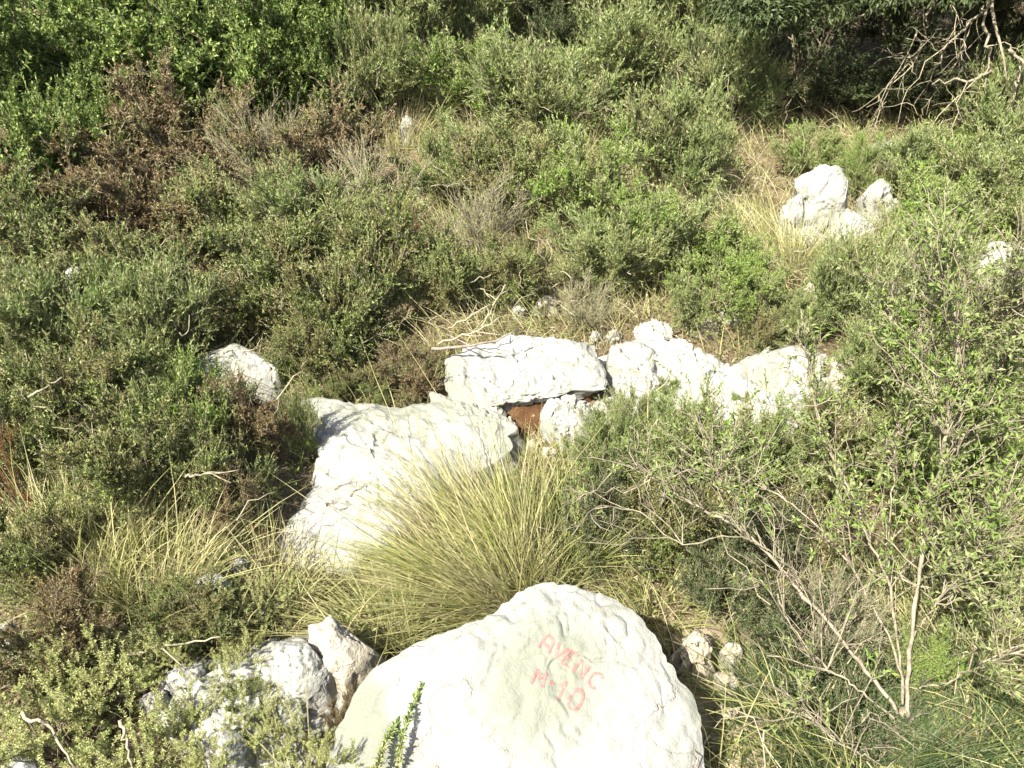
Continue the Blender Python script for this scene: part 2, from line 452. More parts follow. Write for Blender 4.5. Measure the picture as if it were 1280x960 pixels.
def stone(px, py, w_, h_, label, seed, rot=0.0, **kw):
    rng = np.random.default_rng(seed)
    a = np.linspace(0, 2 * math.pi, 9, endpoint=False) + rng.uniform(0, 1)
    r = rng.uniform(0.78, 1.12, 9)
    x, y = np.cos(a) * r * w_ / 2, np.sin(a) * r * h_ / 2
    c, s = math.cos(rot), math.sin(rot)
    ol = [(px + c * u - s * v, py + s * u + c * v) for u, v in zip(x, y)]
    d = dict(flare=.35, z0=0.05, tilt=(rng.uniform(-.2, .2), -.65), bulge=0.035, depth=0.15, nt_=56, nr=16, amp=0.007, pw=2.4, facets=4, name='stone')
    d.update(kw); d['depth'] = d['z0'] + .12
    nm = d.pop('name')
    return rock(nm, ol, label, seed=seed, **d)

# the painted boulder
BOULDER_OL = [(395, 1040), (408, 960), (424, 905), (440, 868), (462, 836), (520, 806), (572, 786), (600, 772), (625, 757), (642, 742), (660, 731), (690, 727),
              (722, 729), (752, 737), (780, 752), (806, 772), (830, 800), (848, 832), (866, 862), (880, 892), (886, 925), (889, 965), (885, 1060), (640, 1110)]
boulder, BV, BF = rock('painted_boulder', BOULDER_OL, 'large white limestone boulder with faded red painted lettering', z0=0.27, tilt=(0.03, -0.62),
                       bulge=0.05, depth=0.40, mat='boulder', seed=11, nt_=260, nr=90, pw=3.2, amp=0.0065, facets=0, cat='boulder', flare=0.05, jag=0.018, fract=.2)

# painted letters: brush strokes laid on the boulder's surface
def painted_letters():
    tree = BVHTree.FromPolygons([tuple(v) for v in BV], [tuple(f) for f in BF])
    def surf(px, py):
        d = Vector(ray(px, py))
        loc, nrm, _, _ = tree.ray_cast(Vector(CAM), d)
        return loc, nrm
    # glyph strokes in a box 1 wide, 1.5 high, y down
    arc = lambda cx, cy, rx, ry, a0, a1, k=12: [(cx + rx * math.cos(math.radians(a0 + (a1 - a0) * i / k)), cy + ry * math.sin(math.radians(a0 + (a1 - a0) * i / k))) for i in range(k + 1)]
    G = {'A': [[(0, 1.5), (0.08, 0.6)] + arc(0.5, 0.5, 0.42, 0.5, 180, 360) + [(0.92, 0.6), (1, 1.5)], [(0.05, 0.95), (0.95, 0.95)]],
         'V': [[(0, 0), (0.5, 1.5), (1, 0)]],
         'E': [[(1, 0), (0, 0), (0, 1.5), (1, 1.5)], [(0, 0.75), (0.8, 0.75)]],
         'N': [[(0, 1.5), (0, 0), (1, 1.5), (1, 0)]],
         'C': [arc(0.6, 0.75, 0.6, 0.75, 310, 50, 16)],
         'M': [[(0, 1.5), (0.1, 0), (0.5, 0.9), (0.9, 0), (1, 1.5)]],
         '-': [[(0.1, 0.8), (0.7, 0.8)]],
         '1': [[(0.05, 0.45), (0.5, 0), (0.5, 1.5)]],
         '0': [arc(0.5, 0.75, 0.5, 0.75, -90, 270, 20)]}
    def write(ch, x, y, sx, sy, deg):
        g = Geo()
        c, s = math.cos(math.radians(deg)), math.sin(math.radians(deg))
        for st in G[ch]:
            pts = []
            for a, b in zip(st[:-1], st[1:]):
                k = max(2, int(math.hypot((b[0] - a[0]) * sx, (b[1] - a[1]) * sy) / 2.0))
                pts += [(a[0] + (b[0] - a[0]) * i / k, a[1] + (b[1] - a[1]) * i / k) for i in range(k)]
            pts.append(st[-1])
            L = []
            for u, v in pts:
                u2, v2 = u * sx, v * sy
                r = surf(x + c * u2 - s * v2, y + s * u2 + c * v2)
                if r[0] is not None: L.append((np.array(r[0]), np.array(r[1])))
            if len(L) < 2: continue
            P = np.array([q[0] for q in L]); N = unit(np.array([q[1] for q in L]))
            P[1:-1] = (P[:-2] + 2 * P[1:-1] + P[2:]) / 4
            N = unit((np.roll(N, 1, 0) + N * 2 + np.roll(N, -1, 0)) if len(N) > 3 else N)
            T = unit(np.gradient(P, axis=0)); S = unit(np.cross(T, N))
            wd = 0.0029 * (1 + .25 * vnoise(P * 160, 3))[:, None]
            def snap(X):
                out = []
                for x, nn in zip(X, N):
                    r = tree.ray_cast(Vector(x + nn * .04), Vector(-nn), .09)
                    out.append(np.array(r[0]) if r[0] is not None else x)
                return np.array(out)
            E1, E2, EM = snap(P + S * wd), snap(P - S * wd), snap(P)
            V = np.stack([E1 + N * .0014, EM + N * .0018, E2 + N * .0014, E1 - N * .003, E2 - N * .003], 1).reshape(-1, 3)
            k = np.arange(len(P) - 1)[:, None] * 5
            F = np.concatenate([k + np.array([0, 1, 6, 5]), k + np.array([1, 2, 7, 6]), k + np.array([0, 5, 8, 3]), k + np.array([2, 4, 9, 7])])
            g.add(V - np.array(boulder.location), F)
        o = link('painted_letter', g.mesh('painted_letter', M['paint'], False), boulder)
    for ch, x, y, sx, sy, d in [('A', 682, 792, 15, 13, 30), ('V', 699, 803, 14, 12, 34), ('E', 713, 813, 12, 12.5, 38), ('N', 727, 824, 14, 13, 38), ('C', 744, 838, 14, 13, 38)]:
        write(ch, x, y, sx, sy, d)
    for ch, x, y, sx, sy, d in [('M', 671, 836, 15, 13, 22), ('-', 690, 843, 10, 12, 22), ('1', 704, 850, 9, 17, 24), ('0', 718, 859, 16, 18, 24)]:
        write(ch, x, y, sx, sy, d)
painted_letters()

rock('rock_slab', [(372, 497), (410, 492), (450, 497), (500, 508), (556, 498), (604, 506), (640, 530), (640, 560), (590, 590), (530, 620), (480, 670), (440, 706), (372, 716), (336, 720),
                   (344, 672), (366, 640), (388, 600), (398, 560), (388, 522)], 'broad white limestone slab sloping beside the straw tussock', z0=0.09, tilt=(-0.06, -0.06),
     bulge=0.04, depth=0.3, seed=21, nt_=200, nr=64, pw=4, amp=0.015, cat='rock slab', facets=0)
rock('rock_slab', [(545, 470), (556, 447), (600, 428), (640, 416), (668, 418), (700, 420), (738, 432), (756, 462), (752, 484), (720, 484), (690, 492), (664, 500), (640, 503), (604, 508), (572, 502), (552, 492)],
     'raised white limestone slab overhanging the red soil hollow', z0=0.085, tilt=(0.02, -0.20), bulge=0.03, depth=0.055, seed=22, nt_=180, nr=54, pw=4, amp=0.015, cat='rock slab', facets=1, flare=-0.22)
rock('rock_slab', [(536, 484), (560, 492), (600, 500), (628, 514), (640, 540), (610, 566), (570, 560), (540, 530)], 'white rock filling the joint between the two broad slabs', z0=.085, tilt=(0, -.1), bulge=.03, depth=.2, seed=49, nt_=110, nr=34, amp=.016, facets=0, cat='rock slab')
rock('rock_ledge', [(196, 850), (250, 822), (326, 800), (400, 790), (446, 822), (436, 880), (420, 930), (380, 960), (300, 985), (230, 960), (190, 900)], 'low broken pale rock spreading left of the boulder', z0=.012, tilt=(0, -.06), bulge=.05, depth=.2, seed=50, nt_=180, nr=54, amp=.014, facets=0, cat='rock ledge', fract=1.0)
Q = dict(nt_=100, nr=30, amp=.008, jag=.05, fract=.6, flare=.3)
B = dict(nt_=100, nr=30, amp=.014, jag=.06)
rock('rock_ledge', [(748, 440), (800, 425), (860, 432), (915, 455), (960, 436), (1040, 436), (1080, 446), (1060, 490), (1015, 545), (920, 545), (840, 520), (770, 540), (744, 520)], 'low white bedrock ledge under the row of broken rocks', z0=.045, tilt=(0, -.2), bulge=.04, depth=.2, seed=48, nt_=160, nr=44, amp=.035, facets=0, cat='rock ledge')
rock('rock', [(672, 508), (690, 496), (718, 494), (742, 500), (748, 520), (738, 540), (704, 545), (678, 532)], 'white limestone block beside the red soil hollow', z0=0.08, tilt=(0, -.4), bulge=.05, depth=.2, seed=23, **B)
rock('rock', [(596, 520), (625, 512), (648, 518), (652, 532), (630, 545), (600, 540)], 'pinkish cream rock at the lip of the red soil hollow', z0=0.07, tilt=(0, -.3), bulge=.03, depth=.15, mat='cream', seed=24, **B)
rock('rock', [(752, 452), (768, 432), (800, 426), (818, 446), (822, 478), (806, 500), (770, 510), (752, 500)], 'rounded white rock joined to the raised slab', z0=0.076, tilt=(.05, -.25), bulge=.028, depth=.25, seed=25, **B)
rock('rock', [(738, 496), (752, 486), (776, 496), (786, 520), (770, 546), (744, 540)], 'white rock below the rounded white rock', z0=0.038, tilt=(0, -.28), bulge=.05, depth=.2, seed=45, **B)
rock('rock', [(818, 430), (842, 420), (866, 428), (876, 452), (866, 482), (836, 484), (816, 458)], 'knobbly white rock left of the grooved white rock', z0=0.065, tilt=(0, -.28), bulge=.028, depth=.22, seed=26, **B)
rock('rock', [(862, 446), (884, 434), (908, 448), (926, 470), (918, 496), (896, 516), (866, 510), (856, 478)], 'grooved white rock left of the dark cleft', z0=0.054, tilt=(.1, -.28), bulge=.028, depth=.22, seed=27, **B)
rock('rock', [(918, 500), (930, 484), (956, 478), (980, 486), (1004, 500), (1016, 524), (990, 546), (950, 540), (920, 524)], 'low white rock right of the dark cleft, showered in stems', z0=0.038, tilt=(0, -.25), bulge=.05, depth=.2, seed=28, **B)
rock('rock', [(936, 446), (962, 428), (996, 427), (1024, 438), (1032, 468), (1016, 498), (970, 500), (938, 482)], 'bright white rock topping the broken rocks under the tall shrub', z0=0.076, tilt=(0, -.25), bulge=.028, depth=.25, seed=29, **B)
rock('rock', [(1038, 446), (1058, 436), (1076, 440), (1082, 456), (1062, 466), (1042, 464)], 'small creamy rock ending the row of broken rocks', z0=0.044, bulge=.05, depth=.2, mat='cream', seed=30, **B)
rock('rock', [(240, 452), (256, 434), (288, 426), (322, 430), (346, 446), (356, 474), (336, 490), (288, 486), (250, 476)], 'white rock half buried among the dark heath shrubs', z0=0.112, tilt=(0, -.3), bulge=.028, depth=.3, seed=31, **B)
rock('rock', [(790, 408), (812, 400), (846, 404), (852, 420), (824, 432), (796, 428)], 'pale rubble rock behind the knobbly white rock', z0=0.054, bulge=.05, depth=.2, seed=46, **B)
# outcrop on the bank
rock('rock', [(1003, 222), (1018, 209), (1034, 213), (1042, 206), (1054, 216), (1066, 232), (1068, 250), (1050, 262), (1026, 260), (1008, 252)], 'angular white block crowning the outcrop on the bank', z0=0.24, tilt=(.05, -.55), bulge=.10, depth=.3, seed=32, **B)
rock('rock', [(1002, 234), (1009, 250), (1010, 272), (992, 278), (974, 276), (974, 264), (988, 248)], 'white block leaning on the flank of the outcrop, above its rubble', z0=0.16, tilt=(-.25, -.55), bulge=.06, depth=.25, seed=33, **B)
rock('rock', [(1044, 268), (1058, 258), (1076, 262), (1096, 274), (1092, 292), (1066, 300), (1046, 306), (1036, 290)], 'broad white block at the foot of the outcrop', z0=0.12, tilt=(.12, -.5), bulge=.06, depth=.25, seed=34, **B)
rock('rock', [(982, 286), (1002, 280), (1024, 284), (1036, 300), (1022, 308), (996, 302)], 'crumbled white rubble at the foot of the outcrop', z0=0.07, tilt=(0, -.4), bulge=.05, depth=.2, seed=35, **B)
rock('rock', [(1016, 268), (1030, 264), (1040, 276), (1036, 286), (1020, 284)], 'small white stone wedged between the outcrop blocks', z0=0.12, tilt=(0, -.4), bulge=.04, depth=.2, seed=47, nt_=60, nr=18)
rock('rock', [(1086, 226), (1096, 222), (1110, 236), (1112, 248), (1096, 250)], 'narrow upright white rock beside the outcrop', z0=0.16, tilt=(.1, -.6), bulge=.05, depth=.25, seed=36, nt_=60, nr=18)
rock('rock', [(1082, 262), (1100, 252), (1122, 252), (1130, 264), (1108, 274)], 'flat grey slab lying beside the outcrop', z0=0.07, bulge=.03, depth=.2, mat='greyrock', seed=37, nt_=60, nr=18)
rock('rock', [(1084, 186), (1098, 178), (1116, 184), (1124, 196), (1100, 200)], 'grey stone behind the outcrop near the dark hollow', z0=0.10, bulge=.05, depth=.2, mat='greyrock', seed=38, nt_=60, nr=18)
rock('rock', [(1218, 318), (1240, 302), (1272, 298), (1300, 306), (1296, 330), (1256, 338), (1226, 334)], 'pale rock at the frame edge behind the tall shrub', z0=0.30, tilt=(-.1, -.5), bulge=.06, depth=.45, seed=39, nt_=70, nr=20)
# cream rock beside the boulder, rubble and single stones
rock('rock', [(326, 808), (356, 790), (390, 798), (408, 828), (402, 866), (366, 876), (334, 852)], 'pale rock with dark pits among foreground sprigs', z0=0.12, tilt=(-.1, -.6), bulge=.05, depth=.25, seed=40, **Q)
rock('rock', [(384, 782), (412, 768), (440, 790), (470, 806), (458, 838), (432, 862), (404, 850), (392, 818)], 'cream rock between the tussock and the boulder', z0=0.12, tilt=(.02, -.6), bulge=.05, depth=.25, mat='cream', seed=41, **Q)
rock('rock', [(848, 800), (862, 784), (884, 790), (896, 816), (880, 838), (856, 828)], 'cream knob of rock against the boulder flank', flare=.35, z0=0.13, tilt=(0, -.5), bulge=.06, depth=.2, mat='cream', seed=42, nt_=60, nr=18)
ST = [(510, 152, 22, 15, 'small white stone alone in the olive scrub', 'rock', .20, 0.1), (92, 343, 26, 30, 'white stone deep in the heath scrub', 'rock', .48, 0.8),
      (682, 376, 40, 18, 'cream stone above the raised slab', 'cream', .10, -.2), (650, 388, 26, 12, 'flat white stone just behind the raised slab', 'rock', .08, .2),
      (918, 382, 34, 18, 'pale grey stone in yellow green scrub', 'rock', .12, 0.1), (1020, 362, 40, 14, 'cream stone above the bright white rock', 'cream', .10, 0.1), (1022, 386, 20, 12, 'small cream stone above the broken rocks', 'cream', .08, 0.3),
      (884, 404, 28, 18, 'grey white stone above the grooved rock', 'cream', .10, 0.0),
      (248, 668, 22, 18, 'small cream stone beside the white slab', 'cream', .08, .4), (264, 728, 60, 44, 'grey white stone below the slab corner', 'rock', .10, .5),
      (226, 850, 76, 48, 'grey white stone shaded by foreground sprigs', 'rock', .12, .2), (286, 944, 52, 70, 'smooth grey stone at the bottom edge', 'rock', .12, .3),
      (14, 948, 70, 50, 'large mossy grey stone in the bottom corner', 'greyrock', .06, .2), (16, 806, 24, 40, 'upright white stone at the frame edge', 'rock', .10, -.3), (8, 786, 18, 18, 'tiny white stone above the upright white stone', 'rock', .10, 0),
      (366, 906, 40, 56, 'white stone under sprigs beside the boulder', 'rock', .12, 0.1), (402, 892, 22, 30, 'thin white stone touching the boulder', 'rock', .05, .4),
      (196, 876, 44, 32, 'pale stone left of the shaded grey white stone', 'rock', .10, .1), (300, 890, 30, 24, 'dull stone between smooth grey stone and pitted rock', 'rock', .04, .2), (258, 906, 26, 20, 'small dull stone above the smooth grey stone', 'rock', .03, 0),
      (906, 850, 32, 26, 'brownish stone right of the boulder in shade', 'cream', .14, .2), (918, 812, 40, 24, 'flat cream stone on the dry earth by the boulder', 'cream', .14, .3), (884, 856, 16, 14, 'cream pebble touching the boulder flank', 'cream', .05, 0), (910, 892, 32, 26, 'cream stone low beside the boulder', 'cream', .10, 0), (892, 930, 22, 22, 'brown stone at the bottom beside the boulder', 'cream', .03, .6),
      (300, 706, 30, 20, 'small grey stone by the slab foot', 'rock', .05, .2), (330, 770, 30, 18, 'little pale stone behind the pitted rock', 'rock', .04, -.2), (328, 540, 18, 16, 'small white stone left of the slab edge', 'rock', .10, .4), (318, 566, 26, 12, 'white chip by the slab edge among heath', 'rock', .08, -.5),
      (1100, 316, 26, 14, 'small pale stone below the outcrop', 'cream', .08, 0), (768, 418, 24, 14, 'white rubble stone above the rounded rock', 'rock', .05, .1), (668, 556, 22, 14, 'little cream stone fallen below the red soil', 'cream', .04, .2), (690, 566, 16, 12, 'cream pebble near the fallen cream stone', 'cream', .04, .6), (652, 568, 14, 10, 'tiny pale pebble by the slab corner', 'rock', .04, .1), (640, 534, 18, 12, 'rusty cream stone in the mouth of the hollow', 'cream', .10, .1),
      (744, 420, 16, 12, 'white chip on top of the raised slab edge', 'rock', .05, .1)]
for i, (x, y, a, b, lb, mt, z0, ro) in enumerate(ST):
    stone(x, y, a, b, lb, 100 + i, ro, mat=mt, z0=z0 * .6)

# red earth in the hollow
def mound(px, py, rx, ry, h, mat, name, seed, dz=0.0):
    c = hit(px, py, dz)
    n = 26
    a = np.linspace(0, 2 * math.pi, n, endpoint=False)
    V = [np.array([0, 0, h])]
    for r in (0.3, 0.6, 0.85, 1.0):
        for t in a:
            x, y = rx * r * math.cos(t), ry * r * math.sin(t)
            V.append(np.array([x, y, h * (1 - r * r)]))
    V = np.array(V); V[:, 2] += 0.022 * fbm(V * 25 + seed, 3, seed)
    V[-n:, 2] -= 0.06
    F3 = [[0, 1 + i, 1 + (i + 1) % n] for i in range(n)]
    F4 = [[1 + k * n + i, 1 + (k + 1) * n + i, 1 + (k + 1) * n + (i + 1) % n, 1 + k * n + (i + 1) % n] for k in range(3) for i in range(n)]
    g = Geo(); g.add(V, np.array(F3)); g.add(np.zeros((0, 3)), np.array(F4) - len(V))
    o = link(name, g.mesh(name, M[mat], True), kind='stuff'); o.location = c
    return o
o = mound(658, 522, .10, .09, .05, 'redsoil', 'red_soil', 3)
o['label'] = 'red soil spilling from the hollow under the raised slab'; o['category'] = 'soil'
o = mound(730, 492, .04, .05, .12, 'redsoil', 'red_soil', 4)
o['label'] = 'red soil showing in the cleft between white rocks'; o['category'] = 'soil'
o = mound(905, 860, .16, .26, .03, 'litter', 'dry_earth', 5)
o['label'] = 'dry brown earth and litter beside the boulder'; o['category'] = 'soil'

# ------------------------------------------------------------------ plants
KIND = {  # stems, secondary per stem, twigs per secondary, leaves per twig, twig length, leaf L, W, materials, upright, spread of leaf direction
    'lentisk': dict(ns=9, n2=11, n3=14, n4=22, lt=.085, L=.019, W=.0092, mat='lentisk', tw='twig', up=.55, sp=.75, rt=.0010),
    'heath':   dict(ns=11, n2=10, n3=15, n4=15, lt=.095, L=.019, W=.0080, mat='heath', tw='bark', up=.75, sp=.6, rt=.0015),
    'brown':   dict(ns=10, n2=10, n3=15, n4=14, lt=.085, L=.018, W=.0075, mat='brown', tw='bark', up=.7, sp=.65, rt=.0016),
    'olive':   dict(ns=12, n2=10, n3=14, n4=15, lt=.12, L=.028, W=.0066, mat='olive', tw='bark', up=1.0, sp=.45, rt=.0011),
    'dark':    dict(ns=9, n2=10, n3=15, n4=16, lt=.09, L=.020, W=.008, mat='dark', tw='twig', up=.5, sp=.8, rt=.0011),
    'bright':  dict(ns=10, n2=9, n3=12, n4=13, lt=.10, L=.024, W=.0085, mat='bright', tw='bark', up=.9, sp=.6, rt=.0012),
    'shade':   dict(ns=11, n2=8, n3=9, n4=9, lt=.10, L=.027, W=.0085, mat='dark', tw='bark', up=.8, sp=.65, rt=.0016),  # dark leaf colour stands in for shade on low growth under the tall shrub
    'grey':    dict(ns=14, n2=9, n3=9, n4=4, lt=.11, L=.015, W=.005, mat='olive', tw='dead', up=.9, sp=.6, rt=.0016),
    'rust':    dict(ns=7, n2=7, n3=9, n4=14, lt=.06, L=.016, W=.007, mat='rust', tw='twig', up=.7, sp=.7, rt=.0010),
    'sprig':   dict(ns=13, n2=5, n3=4, n4=40, lt=.13, L=.019, W=.0075, mat='sprig', tw='twig', up=1.1, sp=.9, rt=.0010),
}
PROTO = {}
def shrub_meshes(kind, var):
    key = (kind, var)
    if key in PROTO: return PROTO[key]
    k = KIND[kind]
    rng = np.random.default_rng(1000 + sum(map(ord, kind)) * 7 + var)
    r, h = 0.40, 0.50
    ns = k['ns']
    phi = np.arange(ns) * 2.39996 + rng.normal(0, .3, ns)
    rho = r * np.sqrt((np.arange(ns) + .5) / ns) * rng.uniform(.75, 1.05, ns)
    zt = h * (0.98 - 0.55 * (rho / r) ** 2) * rng.uniform(.6, 1.2, ns)
    A = np.stack([np.cos(phi) * .04, np.sin(phi) * .04, np.full(ns, -.03)], 1)
    Bq = np.stack([np.cos(phi) * rho, np.sin(phi) * rho, zt], 1)
    sag = np.stack([-np.cos(phi) * rho * .12, -np.sin(phi) * rho * .12, zt * .10], 1)
    C1 = curve_pts(A, Bq, 8, rng, sag, .025)
    gb = Geo()
    R1 = np.linspace(.0075, .0022, 8)[None].repeat(ns, 0) * rng.uniform(.7, 1.3, (ns, 1))
    add_tubes(gb, C1, R1, 5)
    def sprout(C, n, lo, hi, l0, l1, out, upb, rnd):
        m_, kk, _ = C.shape
        ts = lo + (hi - lo) * ((np.arange(n)[None] + rng.uniform(0, 1, (m_, n))) / n)
        f = ts * (kk - 1); i0 = np.minimum(f.astype(int), kk - 2); fr = (f - i0)[..., None]
        rows = np.arange(m_)[:, None]
        S = C[rows, i0] * (1 - fr) + C[rows, i0 + 1] * fr
        T = unit(C[rows, i0 + 1] - C[rows, i0])
        S = S.reshape(-1, 3); T = T.reshape(-1, 3)
        cen = np.array([0, 0, h * .3])
        O = unit(S - cen)
        D = unit(T * .55 + O * out + np.array([0, 0, 1.0]) * upb + rng.normal(0, rnd, S.shape))
        L = rng.uniform(l0, l1, len(S)) * (1.15 - .4 * ts.reshape(-1)) * np.clip(rng.lognormal(0, .3, len(S)), .4, 1.9)
        return S, D, L
    S, D, L = sprout(C1, k['n2'], .22, 1.0, .10, .22, .45, k['up'] * .35, .45)
    C2 = curve_pts(S, S + D * L[:, None], 4, rng, np.array([[0, 0, .02]]) * np.ones((len(S), 1)) * k['up'], .05)
    add_tubes(gb, C2, np.linspace(.0026, .0013, 4)[None].repeat(len(S), 0), 3)
    S, D, L = sprout(C2, k['n3'], .1, 1.0, k['lt'] * .6, k['lt'] * 1.3, .35, k['up'] * .55, .5)
    C3 = curve_pts(S, S + D * L[:, None], 3, rng, rng.normal(0, .006, S.shape), .03)
    add_tubes(gb, C3, np.array([1.0, .8, .5])[None].repeat(len(S), 0) * k['rt'], 3)
    gl = Geo()
    n4 = k['n4']
    ts = (.12 + .88 * (np.arange(n4)[None] + rng.uniform(0, 1, (len(S), n4))) / n4)
    rows = np.arange(len(S))[:, None]
    f = ts * 2; i0 = np.minimum(f.astype(int), 1); fr = (f - i0)[..., None]
    P = (C3[rows, i0] * (1 - fr) + C3[rows, i0 + 1] * fr).reshape(-1, 3)
    T = np.repeat(unit(C3[:, 2] - C3[:, 0]), n4, 0)
    if kind == 'sprig':
        a = np.tile(np.arange(n4) * 2.4, len(S)) + np.repeat(rng.uniform(0, 6, len(S)), n4)
        X = unit(np.cross(T, np.array([.3, .5, .8]))); Y = np.cross(T, X)
        Dl = unit(T * .55 + X * np.cos(a)[:, None] + Y * np.sin(a)[:, None])
    else:
        Dl = unit(T * (1.15 - k['sp']) + rng.normal(0, 1, P.shape) * k['sp'] * .8 + np.array([0, 0, .25]))
    n = len(P)
    add_leaves(gl, P, Dl, k['L'] * rng.uniform(.6, 1.25, n), k['W'] * rng.uniform(.7, 1.25, n), rng)
    PROTO[key] = (gb.mesh(kind + '_branches', M[k['tw']], True), gl.mesh(kind + '_foliage', M[k['mat']], False))
    return PROTO[key]

_n = [0]
def shrub(name, kind, cx, cy, rpx, h, label, cat='shrub', group=None, rz=None, frac=.5, tilt=0.0):
    """crown centre seen at (cx, cy), crown radius rpx as seen, height h in metres"""
    p = hit(cx, cy, h * frac)
    s = np.linalg.norm(p - CAM) / FOC
    r = rpx * s * 1.15
    gz = float(ground_z(p[0], p[1])[0])
    _n[0] += 1
    rng = random.Random(_n[0] * 31 + 7)
    e = empty(name, (p[0], p[1], gz - .01), label, cat, group, rz if rz is not None else rng.uniform(0, 6.28), (r / .40 * rng.uniform(.95, 1.08), r / .40 * rng.uniform(.95, 1.08), h / .50))
    br, fo = shrub_meshes(kind, _n[0] % 3)
    link('branches', br, e, 'stuff'); link('foliage', fo, e, 'stuff')
    return e

